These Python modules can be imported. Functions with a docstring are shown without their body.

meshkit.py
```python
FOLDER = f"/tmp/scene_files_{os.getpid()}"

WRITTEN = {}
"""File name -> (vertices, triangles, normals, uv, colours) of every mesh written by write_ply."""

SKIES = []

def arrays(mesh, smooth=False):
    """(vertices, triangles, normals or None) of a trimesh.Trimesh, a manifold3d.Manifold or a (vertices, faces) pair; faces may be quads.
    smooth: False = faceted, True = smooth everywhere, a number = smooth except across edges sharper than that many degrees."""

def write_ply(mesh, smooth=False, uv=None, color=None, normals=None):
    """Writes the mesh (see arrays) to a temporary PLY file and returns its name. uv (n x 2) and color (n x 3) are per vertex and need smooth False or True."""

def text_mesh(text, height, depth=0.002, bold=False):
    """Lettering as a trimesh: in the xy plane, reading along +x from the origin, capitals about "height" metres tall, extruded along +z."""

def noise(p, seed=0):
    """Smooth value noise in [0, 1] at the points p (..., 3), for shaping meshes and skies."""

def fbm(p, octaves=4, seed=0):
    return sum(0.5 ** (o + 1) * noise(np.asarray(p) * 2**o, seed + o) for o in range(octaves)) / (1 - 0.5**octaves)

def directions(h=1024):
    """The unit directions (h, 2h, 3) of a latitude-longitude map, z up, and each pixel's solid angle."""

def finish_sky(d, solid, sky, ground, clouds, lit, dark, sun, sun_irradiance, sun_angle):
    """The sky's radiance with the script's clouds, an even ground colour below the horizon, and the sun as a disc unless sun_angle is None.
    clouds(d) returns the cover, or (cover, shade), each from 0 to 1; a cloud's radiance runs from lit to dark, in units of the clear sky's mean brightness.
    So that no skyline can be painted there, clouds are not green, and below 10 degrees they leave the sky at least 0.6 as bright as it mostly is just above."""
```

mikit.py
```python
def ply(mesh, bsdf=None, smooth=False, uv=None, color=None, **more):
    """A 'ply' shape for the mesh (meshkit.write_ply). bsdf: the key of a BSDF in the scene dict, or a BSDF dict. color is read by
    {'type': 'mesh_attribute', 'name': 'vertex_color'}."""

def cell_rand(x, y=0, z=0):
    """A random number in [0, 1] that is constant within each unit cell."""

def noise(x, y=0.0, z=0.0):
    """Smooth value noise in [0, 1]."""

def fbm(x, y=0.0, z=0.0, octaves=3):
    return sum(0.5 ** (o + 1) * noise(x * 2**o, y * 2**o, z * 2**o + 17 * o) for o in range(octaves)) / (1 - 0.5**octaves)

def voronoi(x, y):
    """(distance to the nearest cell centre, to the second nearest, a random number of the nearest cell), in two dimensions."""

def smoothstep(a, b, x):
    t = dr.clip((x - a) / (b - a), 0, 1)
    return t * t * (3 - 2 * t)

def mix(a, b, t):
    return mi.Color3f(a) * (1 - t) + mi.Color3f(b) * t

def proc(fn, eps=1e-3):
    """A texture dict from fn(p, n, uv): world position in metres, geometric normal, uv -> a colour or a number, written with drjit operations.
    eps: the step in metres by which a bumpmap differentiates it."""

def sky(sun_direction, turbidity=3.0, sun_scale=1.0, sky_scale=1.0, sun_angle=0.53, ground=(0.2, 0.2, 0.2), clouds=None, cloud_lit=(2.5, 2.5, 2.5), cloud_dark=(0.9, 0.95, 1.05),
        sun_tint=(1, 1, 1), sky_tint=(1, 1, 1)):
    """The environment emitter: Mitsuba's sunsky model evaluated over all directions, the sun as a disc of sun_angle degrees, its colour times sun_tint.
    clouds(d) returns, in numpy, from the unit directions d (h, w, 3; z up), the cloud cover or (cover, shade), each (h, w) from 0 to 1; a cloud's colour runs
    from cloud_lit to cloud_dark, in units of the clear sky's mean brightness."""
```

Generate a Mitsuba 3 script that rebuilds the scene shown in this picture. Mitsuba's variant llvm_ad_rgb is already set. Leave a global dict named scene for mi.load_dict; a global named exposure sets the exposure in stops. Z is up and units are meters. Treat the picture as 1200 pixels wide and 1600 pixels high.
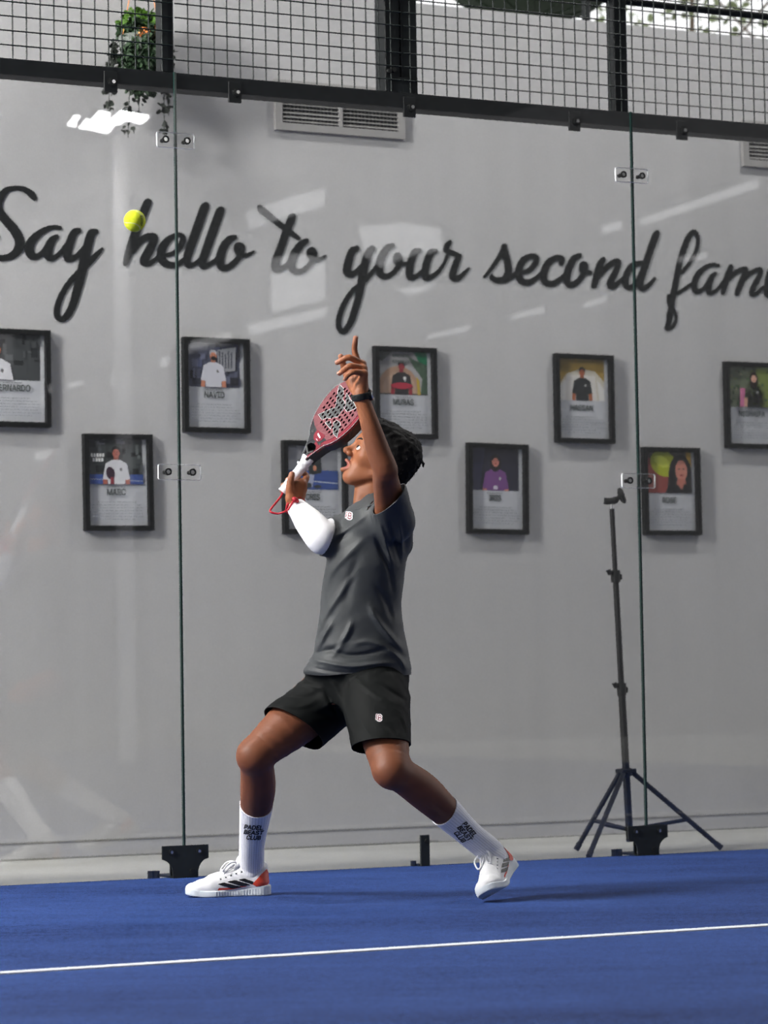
import math, random
import numpy as np, trimesh, shapely, drjit as dr, mitsuba as mi, mikit, meshkit
from shapely.geometry import Polygon, LineString, Point, box as sbox
from shapely.ops import unary_union
from shapely import affinity
from scipy.spatial import cKDTree

T = mi.ScalarTransform4f
scene, labels = {}, {}
rng = np.random.default_rng(7)

# ------------------------------------------------------------------ camera, sky, exposure, lamps
# court frame: X along the back glass, Y = 0 on the glass (court at Y < 0, wall behind at Y > 0), Z up
CAM = np.array([-4.16846, -9.91351, 0.69384])
YAW, PITCH, ROLL, FOC = 0.468537, 0.059886, -0.016549, 4524.4      # FOC in pixels of the 1200 x 1600 frame
_F = np.array([math.sin(YAW) * math.cos(PITCH), math.cos(YAW) * math.cos(PITCH), math.sin(PITCH)])
_R0 = np.array([math.cos(YAW), -math.sin(YAW), 0.0]); _U0 = np.cross(_R0, _F)
RT = math.cos(ROLL) * _R0 + math.sin(ROLL) * _U0
UP = -math.sin(ROLL) * _R0 + math.cos(ROLL) * _U0
FW = _F
scene['camera'] = {'type': 'thinlens', 'fov': math.degrees(2 * math.atan(600 / FOC)), 'fov_axis': 'x', 'near_clip': 0.1, 'far_clip': 500.0,
                   'aperture_radius': 0.010, 'focus_distance': 9.45,
                   'to_world': T().look_at(origin=CAM.tolist(), target=(CAM + FW).tolist(), up=UP.tolist())}
exposure = 0.48
def _clouds(d):
    n = meshkit.fbm(d * 3.0, 4, 5)
    return np.full(n.shape, 1.0), np.clip((n - 0.35) * 1.2, 0, 1) * 0.5
scene['sky'] = mikit.sky((-0.35, -0.3, 0.88), turbidity=5.0, sun_scale=0.0, sky_scale=4.6, clouds=_clouds, cloud_lit=(1.6, 1.6, 1.62), cloud_dark=(1.3, 1.32, 1.36))
COURT_KEY, ROOF_LEFT, ROOF_RIGHT, FAR_LAMPS = 104.0, 118.0, 92.0, 60.0       # radiance of the lamp panels

def at(px, py, depth):
    """The point that a measured pixel of the photograph shows at a known distance along the lens axis."""
    return CAM + depth * (FW + RT * ((px - 600) / FOC) - UP * ((py - 800) / FOC))
def on_y(px, py, y):
    d = FW + RT * ((px - 600) / FOC) - UP * ((py - 800) / FOC)
    return CAM + d * ((y - CAM[1]) / d[1])

# ------------------------------------------------------------------ helpers
def number(key):
    if key not in USED:
        USED.add(key); return key
    i = 1
    while f'{key}_{i:03d}' in USED: i += 1
    USED.add(f'{key}_{i:03d}'); return f'{key}_{i:03d}'
USED = set()
def put(key, mesh, bsdf, smooth=False, **kw):
    """One entry of the scene under a free key."""
    key = number(key)
    scene[key] = mikit.ply(mesh, bsdf, smooth=smooth, **kw)
    return key
def again(key, ply):
    key = number(key); scene[key] = ply; return key
def tag(key, label=None, category=None, group=None, kind=None):
    d = labels.setdefault(key, {})
    for k, v in (('label', label), ('category', category), ('group', group), ('kind', kind)):
        if v: d[k] = v
    return key
def thing(name, label, category, group=None):
    return tag(number(name), label, category, group)

def cat(ms): return trimesh.util.concatenate(ms)
def box(x0, x1, y0, y1, z0, z1, r=0.0):
    c = np.array([(x0 + x1) / 2, (y0 + y1) / 2, (z0 + z1) / 2]); e = np.abs([x1 - x0, y1 - y0, z1 - z0])
    if r <= 0:
        m = trimesh.creation.box(e)
    else:
        r = min(r, e.min() * 0.45); h = e / 2
        pts = []
        for s in np.ndindex(2, 2, 2):
            s = np.array(s) * 2 - 1
            for k in range(3):
                q = h - r; q[k] = h[k]; pts.append(s * q)
        m = trimesh.convex.convex_hull(np.array(pts))
    m.apply_translation(c); return m
def tube(pts, rad, sides=10, caps=True):
    p = np.asarray(pts, float); n = len(p); rad = np.broadcast_to(np.asarray(rad, float), (n,))
    t = np.gradient(p, axis=0) if n > 2 else np.repeat((p[1] - p[0])[None], 2, 0)
    t = t / (np.linalg.norm(t, axis=1, keepdims=True) + 1e-12)
    a = np.cross(t[0], [0, 0, 1.0] if abs(t[0][2]) < 0.9 else [1.0, 0, 0]); a /= np.linalg.norm(a)
    A = []
    for i in range(n):
        a = a - t[i] * (a @ t[i]); a /= np.linalg.norm(a); A.append(a)
    A = np.array(A); B = np.cross(t, A); g = np.arange(sides) * 2 * np.pi / sides
    v = (p[:, None] + rad[:, None, None] * (np.cos(g)[None, :, None] * A[:, None] + np.sin(g)[None, :, None] * B[:, None])).reshape(-1, 3)
    f = []
    for i in range(n - 1):
        for j in range(sides):
            k = (j + 1) % sides
            f += [[i * sides + j, i * sides + k, (i + 1) * sides + k], [i * sides + j, (i + 1) * sides + k, (i + 1) * sides + j]]
    if caps:
        v = np.vstack([v, p[:1], p[-1:]]); c0, c1 = len(v) - 2, len(v) - 1
        for j in range(sides):
            k = (j + 1) % sides
            f += [[c0, k, j], [c1, (n - 1) * sides + j, (n - 1) * sides + k]]
    return trimesh.Trimesh(v, np.array(f), process=False)
def smooth_path(pts, n=8):
    """Catmull-Rom through the points."""
    p = np.asarray(pts, float); q = np.vstack([2 * p[0] - p[1], p, 2 * p[-1] - p[-2]]); out = []
    for i in range(1, len(q) - 2):
        for t in np.arange(n) / n:
            a, b, c, d = q[i - 1:i + 3]
            out.append(0.5 * (2 * b + (c - a) * t + (2 * a - 5 * b + 4 * c - d) * t * t + (3 * b - a - 3 * c + d) * t ** 3))
    return np.vstack(out + [p[-1]])
def cyl(p0, p1, r, sides=16): return tube([p0, p1], r, sides)
def prism(poly, depth):
    polys = [poly] if poly.geom_type == 'Polygon' else [g for g in poly.geoms if g.geom_type == 'Polygon']
    return cat([trimesh.creation.extrude_polygon(g, depth, engine='earcut') for g in polys if g.area > 1e-9])
def flat(poly, z=0.0):
    """A triangulated polygon in the xy plane."""
    polys = [poly] if poly.geom_type == 'Polygon' else [g for g in poly.geoms if g.geom_type == 'Polygon']
    ms = []
    for g in polys:
        if g.area < 1e-10: continue
        v, f = trimesh.creation.triangulate_polygon(g, engine='earcut')
        v = np.c_[v, np.full(len(v), z)]
        n = np.cross(v[f[:, 1]] - v[f[:, 0]], v[f[:, 2]] - v[f[:, 0]])[:, 2]
        f = np.where((n < 0)[:, None], f[:, ::-1], f)
        ms.append(trimesh.Trimesh(v, f, process=False))
    return cat(ms)
def frame_of(origin, x, y, z):
    m = np.eye(4); m[:3, 0], m[:3, 1], m[:3, 2], m[:3, 3] = x, y, z, origin; return m
def moved(mesh, m):
    mesh = mesh.copy(); mesh.apply_transform(m); return mesh
def upright(x, y, z):
    """Takes a drawing in the xy plane to one that stands in the plane Y = y, facing the court."""
    return frame_of([x, y, z], [1, 0, 0], [0, 0, 1], [0, -1, 0])
def srgb(r, g, b):
    c = np.array([r, g, b]) / 255.0
    return np.where(c < 0.04045, c / 12.92, ((c + 0.055) / 1.055) ** 2.4)

# ------------------------------------------------------------------ materials
def rgb(c): return {'type': 'rgb', 'value': [float(x) for x in c]}
def mat(key, color, rough=0.5, metal=0.0, spec=0.5, two=False, **kw):
    b = {'type': 'principled', 'base_color': color if isinstance(color, dict) else rgb(color), 'roughness': rough, 'metallic': metal, 'specular': spec, **kw}
    scene[key] = {'type': 'twosided', 'bsdf': b} if two else b
    return key
def bumped(key, inner, fn, scale, eps=1e-3):
    scene[key] = {'type': 'twosided', 'bsdf': {'type': 'bumpmap', 'arbitrary': mikit.proc(fn, eps), 'scale': scale, 'bsdf': inner}}
N, FB, SS, MX = mikit.noise, mikit.fbm, mikit.smoothstep, mikit.mix

def _carpet(p, n, uv):
    u, w = p.x * .89 - p.y * .45, p.x * .45 + p.y * .89          # the pile is brushed in soft streaks
    a = FB(u * 0.8 + 3, w * 2.6, 0, 4); b = N(p.x * 300, p.y * 300, 1); c = FB(u * 7, w * 22, 2, 3); d = N(p.x * 120, p.y * 120, 5)
    t = SS(.1, .9, 0.02 + 0.42 * a + 0.28 * b + 0.18 * c + .26 * d - .10)
    return MX((0.0038, 0.0100, 0.047), (0.0215, 0.0480, 0.165), t)
mat('m_carpet', mikit.proc(_carpet), 0.95, spec=0.1, sheen=0.3)
def _wall(p, n, uv):
    a = FB(p.x * 1.3, p.z * 1.1, 4, 4); b = N(p.x * 260, p.z * 260, 3); s = FB(p.x * 6, p.z * 0.5, 9, 3)
    return mi.Color3f(0.43, 0.428, 0.432) * (0.86 + 0.13 * a + 0.05 * b + 0.10 * s)
mat('m_wall', mikit.proc(_wall), 0.8, spec=0.2)
def _concrete(p, n, uv):
    a = FB(p.x * 2, p.y * 2, p.z * 2, 4); b = N(p.x * 120, p.y * 120, p.z * 120)
    return mi.Color3f(0.27, 0.27, 0.255) * (0.72 + 0.35 * a + 0.12 * b)
mat('m_concrete', mikit.proc(_concrete), 0.85, spec=0.2)
def _steel(p, n, uv):
    a = FB(p.x * 14, p.y * 14, p.z * 14, 3)
    return mi.Color3f(0.013, 0.016, 0.017) * (0.7 + 0.6 * a)
mat('m_steel', mikit.proc(_steel), 0.5, spec=0.3)
mat('m_wire', (0.006, 0.012, 0.011), 0.5, spec=.3)
mat('m_black', (0.010, 0.011, 0.011), 0.5, spec=.3)
mat('m_rubber', (0.012, 0.012, 0.012), 0.8)
mat('m_chrome', (0.75, 0.75, 0.76), 0.22, 1.0)
mat('m_letter', srgb(12, 16, 17), 0.6, spec=0.25)
mat('m_frame', srgb(9, 12, 13), 0.5, spec=.25)
mat('m_print', {'type': 'mesh_attribute', 'name': 'vertex_color'}, 0.7, two=True, spec=0.2)
mat('m_vent', (0.29, 0.285, 0.28), 0.5)
mat('m_vent_dark', (0.02, 0.025, 0.025), 0.7)
mat('m_line', (0.5, 0.51, 0.53), 0.9, spec=0.1)
mat('m_edge', (0.014, 0.036, 0.031), 0.15, spec=0.6)
mat('m_rim', (0.85, 0.88, 0.88), 0.25, spec=0.6)
mat('m_white', (0.82, 0.82, 0.83), 0.6)
mat('m_roof', (0.30, 0.30, 0.30), 0.8)
scene['m_glass'] = {'type': 'thindielectric', 'int_ior': 1.62}
scene['m_clear'] = {'type': 'thindielectric', 'int_ior': 1.45}
mat('m_hall', (0.16, 0.16, 0.16), 0.8)
# ------------------------------------------------------------------ the setting
WALL_Y, FLOOR_OUT = 1.70, -0.015
def struct(name, mesh, bsdf, label, smooth=False, **kw):
    k = put(name, mesh, bsdf, smooth, **kw); return tag(k, label, None, None, 'structure')
# blue court carpet with a softly worn, fibrous edge
struct('floor', box(-5.2, 9.0, -22, 0.045, -0.12, 0.0), 'm_carpet', 'blue artificial turf court floor')
struct('floor_outside', box(-8, 14, 0.045, 2.2, -0.25, FLOOR_OUT), 'm_concrete', 'grey concrete walkway behind the glass')
struct('wall_back', box(-6, 14, WALL_Y, WALL_Y + 0.2, 0.0 + FLOOR_OUT, 3.815), 'm_wall', 'grey painted wall behind the glass')
def skirting():
    ms, r, x = [], np.random.default_rng(5), -6.0
    while x < 14:
        w = r.uniform(.5, 1.5); y = r.uniform(.002, .012); h = r.uniform(.004, .012)
        ms += [box(x, x + w - .004, WALL_Y - .003, WALL_Y + .01, FLOOR_OUT + .062 + h, FLOOR_OUT + .068 + h), box(x, x + w, WALL_Y - y - .004, WALL_Y + .01, FLOOR_OUT, FLOOR_OUT + h)]
        x += w
    return cat(ms)
struct('trim_1', skirting(), 'm_concrete', 'uneven grey sealing strip along the foot of the wall')
# white service line, 5 cm, edge a little ragged like turf
def line_mesh():
    n = 900; x = np.linspace(-5.2, 9.0, n)
    a = -3.025 + 0.0035 * meshkit.noise(np.c_[x * 90, x * 0, x * 0], 1); b = -3.075 - 0.0035 * meshkit.noise(np.c_[x * 90, x * 0 + 5, x * 0], 2)
    v = np.vstack([np.c_[x, a, np.full(n, 0.003)], np.c_[x, b, np.full(n, 0.003)], np.c_[x, a + 0.001, np.full(n, -0.001)], np.c_[x, b - 0.001, np.full(n, -0.001)]])
    i = np.arange(n - 1); f = []
    for p, q in ((0, 1), (2, 0), (1, 3)):
        f += [np.c_[p * n + i, q * n + i, q * n + i + 1], np.c_[p * n + i, q * n + i + 1, p * n + i + 1]]
    return trimesh.Trimesh(v, np.vstack(f), process=False)
mat('m_line2', (0.47, 0.48, 0.50), 0.9, two=True, spec=0.1)
tag(put('court_line', line_mesh(), 'm_line2'), 'white painted line running across the blue court floor', 'court line')

# a roof over the court, its far side and the opposite hall front: outside the frame, they shade the court and show in the glass
struct('ceiling', box(-9, 13, -24, 2.0, 7.6, 7.7), 'm_roof', 'grey roof over the court')
# hall front across the court, with slanted stair windows open to the sky: the pale streaks that the glass mirrors
def mirrored(px, py, y=26.6):
    q = on_y(px, py, y); return q[0], q[2]
OPEN = [[(387,507),(522,476),(522,492),(390,524)], [(300,532),(372,516),(372,528),(296,546)], [(424,404),(470,392),(519,400),(520,466),(424,488)], [(385,330),(470,302),(520,290),(520,318),(440,342),(388,360)],
        [(610,449),(700,440),(676,451),(640,462)], [(668,522),(748,505),(745,514),(668,530)], [(800,492),(864,474),(862,486),(800,500)], [(912,474),(962,458),(960,468),(912,482)], [(1000,342),(1168,284),(1200,272),(1200,290),(1100,322),(1000,354)], [(940,352),(985,340),(985,356),(942,366)],
        [(104,598),(140,591),(140,599),(104,606)], [(174,586),(216,576),(216,596),(174,604)], [(76,601),(91,598),(91,612),(76,614)], [(54,706),(92,700),(92,712),(54,722)], [(560,350),(640,344),(700,352),(706,390),(640,400),(600,420),(570,400)], [(1060,400),(1120,392),(1118,402),(1060,410)], [(250,560),(276,552),(276,566),(250,574)]]
hall = sbox(-30, -.12, 75, 14.0).difference(unary_union([Polygon([mirrored(*c) for c in o]) for o in OPEN]))
struct('wall_front', moved(prism(hall, .25), frame_of([0, -26.6, 0], [1, 0, 0], [0, 0, 1], [0, -1, 0])), 'm_hall', 'hall front opposite the glass, with slanted openings')
struct('ground', box(-60, 80, -60, 90, -0.6, -0.26), 'm_concrete', 'ground around the court')

# ---- glass wall: panes with dark green edges
for i, (x0, x1) in enumerate(((-4, -2), (-2, 0), (0, 2), (2, 4), (4, 6))):
    where = ['outside the left edge of the picture', 'left of the first joint, with the yellow ball in front', 'behind the player, between the two joints', 'at the right, right of the second joint', 'beyond the right edge of the picture'][i]
    g = thing('glass_panel', f'clear glass court wall panel {where}', 'glass panel', None)
    m = trimesh.Trimesh([[x0 + .003, 0, 0.002], [x1 - .003, 0, 0.002], [x1 - .003, 0, 3.0], [x0 + .003, 0, 3.0]], [[0, 1, 2], [0, 2, 3]], process=False)
    put(g + '__pane', m, 'm_glass')
    for e, xx in (('left', x0 + .0025), ('right', x1 - .0025)):
        tag(put(g + '__edge', box(xx - .0015, xx + .0015, -.006, .006, 0.002, 3.0), 'm_edge'), 'dark green polished edge')

# ---- steel beam on top of the glass with its bolted clips
b = thing('steel_beam', 'long black steel beam along the top of the glass wall', 'beam')
put(b + '__rail', cat([box(-4.5, 6.5, 0.014, 0.10, 2.94, 3.0, 0.006), box(-4.5, 6.5, 0.008, 0.016, 2.94, 3.0)]), 'm_steel')
for x in (-1.25, -0.75, -0.254, 0.249, 0.993, 1.739, 2.249, 2.75, 3.25):
    c = put(b + '__clip', box(x - .027, x + .027, 0.004, 0.013, 2.905, 2.985, .002), 'm_steel')
    put(c + '__bolt', cat([cyl([x + .006, -.001, 2.943], [x + .006, -.010, 2.943], .015, 14), cyl([x + .006, .006, 2.943], [x + .006, -.003, 2.943], .019, 14)]), 'm_black', 40)
    put(c + '__bolt_head', cyl([x + .006, -.009, 2.943], [x + .006, -.0125, 2.943], .007, 10), 'm_chrome', 40)

# ---- posts and welded mesh above the beam
def post(x0, x1, y0, y1, label):
    t = thing('fence_post', label, 'fence post'); put(t + '__tube', box(x0, x1, y0, y1, 3.0, 4.2, .004), 'm_steel')
    return t
post(-.993, -.943, .02, .07, 'black square steel post outside the left edge of the picture')
post(-.047, .004, .012, .07, 'black steel fence post at the top, beside the hanging plant')
post(1.935, 1.999, .012, .07, 'black steel fence post right of the green rounded canopy')
post(3.0, 3.05, .02, .07, 'black square steel post outside the right edge of the picture')
t = thing('roof_column', 'wide black steel double column at the top behind the wire mesh', 'column')
put(t + '__tube', box(.893, .958, .012, .10, 3.0, 7.6, .004), 'm_steel'); put(t + '__tube', box(.966, 1.037, .016, .09, 3.0, 7.6, .004), 'm_steel')
put(t + '__plate', box(.90, 1.03, .006, .014, 3.0, 3.06), 'm_steel')
for q in ((.905, 3.08), (.925, 3.085)): put(t + '__bolt', cyl([q[0], .012, q[1]], [q[0], -.004, q[1]], .009, 10), 'm_black', 40)
PITCHW, RW = .0535, .0027
wire_h = {}
for i, (x0, x1, lab) in enumerate(((-.99, -.005, 'black wire mesh panel in front of the hanging plant'), (.003, .957, 'black wire mesh panel between the hanging plant and the double column'),
                                  (.968, 1.985, 'black wire mesh panel right of the double column'), (1.99, 3.0, 'black wire mesh panel in the top right corner'), (3.05, 4.0, 'black wire mesh panel beyond the right edge'))):
    t = thing('mesh_fence', lab, 'wire fence')
    start = {0: -.262 - 13 * PITCHW, 1: .057 - PITCHW, 2: 1.104 - 2 * PITCHW, 3: 2.015, 4: 3.07}[i]
    for x in np.arange(start, x1 - .008, PITCHW):
        if x > x0 + .004: put(t + '__vertical_wire', tube([[x, 0.002, 3.0], [x, 0.002, 4.12]], RW, 6), 'm_wire', 60)
    for z in np.arange(2.9935 + PITCHW, 4.12, PITCHW):
        put(t + '__horizontal_wire', tube([[x0, -.0015, z], [x1, -.0015, z]], RW, 6), 'm_wire', 60)
tag(put('fence_rail', tube([[-4, .055, 3.468], [6, .055, 3.468]], .015, 12), 'm_steel', 60), 'black steel rail running across behind the wire mesh at the top right', 'rail')

# ---- clear joint plates
for n_, (x, z, w, lab) in enumerate(((-.004, 2.740, .152, 'clear joint plate with two bolts above the word hello'), (1.992, 2.738, .155, 'clear joint plate with two bolts at the upper right'),
                       (-.004, 1.497, .172, 'clear joint plate with two bolts between two framed photos on the left'), (1.992, 1.499, .156, 'clear joint plate with two bolts just above the light stand'))):
    t = thing('joint_plate', lab, 'joint plate', None)
    o = sbox(-w / 2, -.029, w / 2, .029).buffer(-.008).buffer(.008)
    put(t + '__plate', moved(flat(o), upright(x, -.016, z)), 'm_clear')
    put(t + '__rim', moved(prism(o.difference(o.buffer(-.0013)), .010), upright(x, -.006, z)), 'm_rim')
    for s in (-1, 1):
        c = np.array([x + s * w * .285, -.016, z])
        k = put(t + '__bolt', moved(prism(Point(0, 0).buffer(.0135).difference(Point(0, 0).buffer(.008)), .008), upright(c[0], -.016, c[2])), 'm_black', 40)
        put(k + '__bolt_head', cyl(c + [0, 0, 0], c + [0, -.005, 0], .0082, 12), 'm_chrome', 40)
        put(k + '__washer', cyl(c + [0, .018, 0], c + [0, .034, 0], .008, 12), 'm_black', 40)

# ---- floor brackets
def bracket(x, lab):
    t = thing('floor_bracket', lab, 'bracket')
    pts = [(-.092, .119), (.092, .119), (.092, .070)]
    a = np.linspace(0, np.pi / 2, 9)
    pts += [(.098 - .048 * math.sin(q), .070 - .052 * (1 - math.cos(q))) for q in a[1:]]
    pts += [(.050, 0), (-.050, 0)] + [(-.098 + .048 * math.sin(q), .070 - .052 * (1 - math.cos(q))) for q in a[::-1][:-1]] + [(-.092, .070)]
    pl = Polygon(pts).buffer(.002).buffer(-.002)
    put(t + '__plate', moved(prism(pl, .008), upright(x, -.006, 0)), 'm_steel')
    put(t + '__foot', cat([box(x - .05, x + .05, .0, .16, .0, .008), box(x - .05, x + .05, .012, .02, 0, .1)]), 'm_steel')
    for s in (-1, 1):
        k = put(t + '__bolt', moved(prism(Point(0, 0).buffer(.0115).difference(Point(0, 0).buffer(.006)), .005), upright(x + s * .055, -.014, .096)), 'm_black', 40)
        put(k + '__bolt_head', cyl([x + s * .055, -.014, .096], [x + s * .055, -.017, .096], .006, 10), 'm_chrome', 40)
    put(t + '__bolt', cyl([x + .026, -.014, .022], [x + .026, -.018, .022], .011, 12), 'm_black', 40)
    for dx, r in ((-.095, .013), (-.078, .016), (.062, .014)):
        put(t + '__anchor_nut', cyl([x + dx, .09, 0 - .015], [x + dx, .09, .024], r, 6), 'm_black', 40)
bracket(.0, 'black curved steel floor bracket left of the front shoe')
bracket(2.0, 'black curved steel floor bracket in front of the light stand')
t = thing('floor_bracket', 'narrow upright black bracket left of the rear shoe', 'bracket')
put(t + '__plate', box(.976, 1.016, -.013, -.004, 0, .12, .002), 'm_steel'); put(t + '__foot', box(.976, 1.016, 0, .05, 0, .008), 'm_steel')
put(t + '__bolt', cyl([1.003, -.012, .095], [1.003, -.018, .095], .010, 12), 'm_black', 40)
put(t + '__anchor_nut', cyl([.966, .03, 0], [.966, .03, .020], .011, 6), 'm_black', 40)

# ---- wall vents
def vent(x0, x1, z0, z1, lab):
    t = thing('wall_vent', lab, 'vent')
    w, h = x1 - x0, z1 - z0; yf = WALL_Y - .022
    fr = sbox(0, 0, w, h).difference(unary_union([sbox(.033, .033, w / 2 - .008, h - .033), sbox(w / 2 + .008, .033, w - .033, h - .033)]))
    put(t + '__frame', moved(prism(fr, .022), upright(x0, WALL_Y, z0)), 'm_vent')
    put(t + '__backing', box(x0 + .02, x1 - .02, WALL_Y - .003, WALL_Y, z0 + .02, z1 - .02), 'm_vent_dark')
    for a, bx in ((x0 + .033, x0 + w / 2 - .008), (x0 + w / 2 + .008, x1 - .033)):
        for z in np.arange(z0 + .045, z1 - .035, .0185):
            m = box(a, bx, -.009, .009, -.0012, .0012); m.apply_transform(trimesh.transformations.rotation_matrix(.5 + rng.uniform(-.25, .25), [1, 0, 0])); m.apply_translation([0, WALL_Y - .0125, z])
            put(t + '__slat', m, 'm_vent')
        put(t + '__bars', cat([box(x - .001, x + .001, WALL_Y - .006, WALL_Y - .003, z0 + .03, z1 - .03) for x in np.arange(a + .011, bx, .0185)]), 'm_vent')
vent(1.191, 1.839, 3.174, 3.40, 'grey louvred wall vent under the beam in the middle')
vent(3.680, 4.33, 3.176, 3.40, 'grey louvred wall vent at the right edge of the picture')
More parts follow.
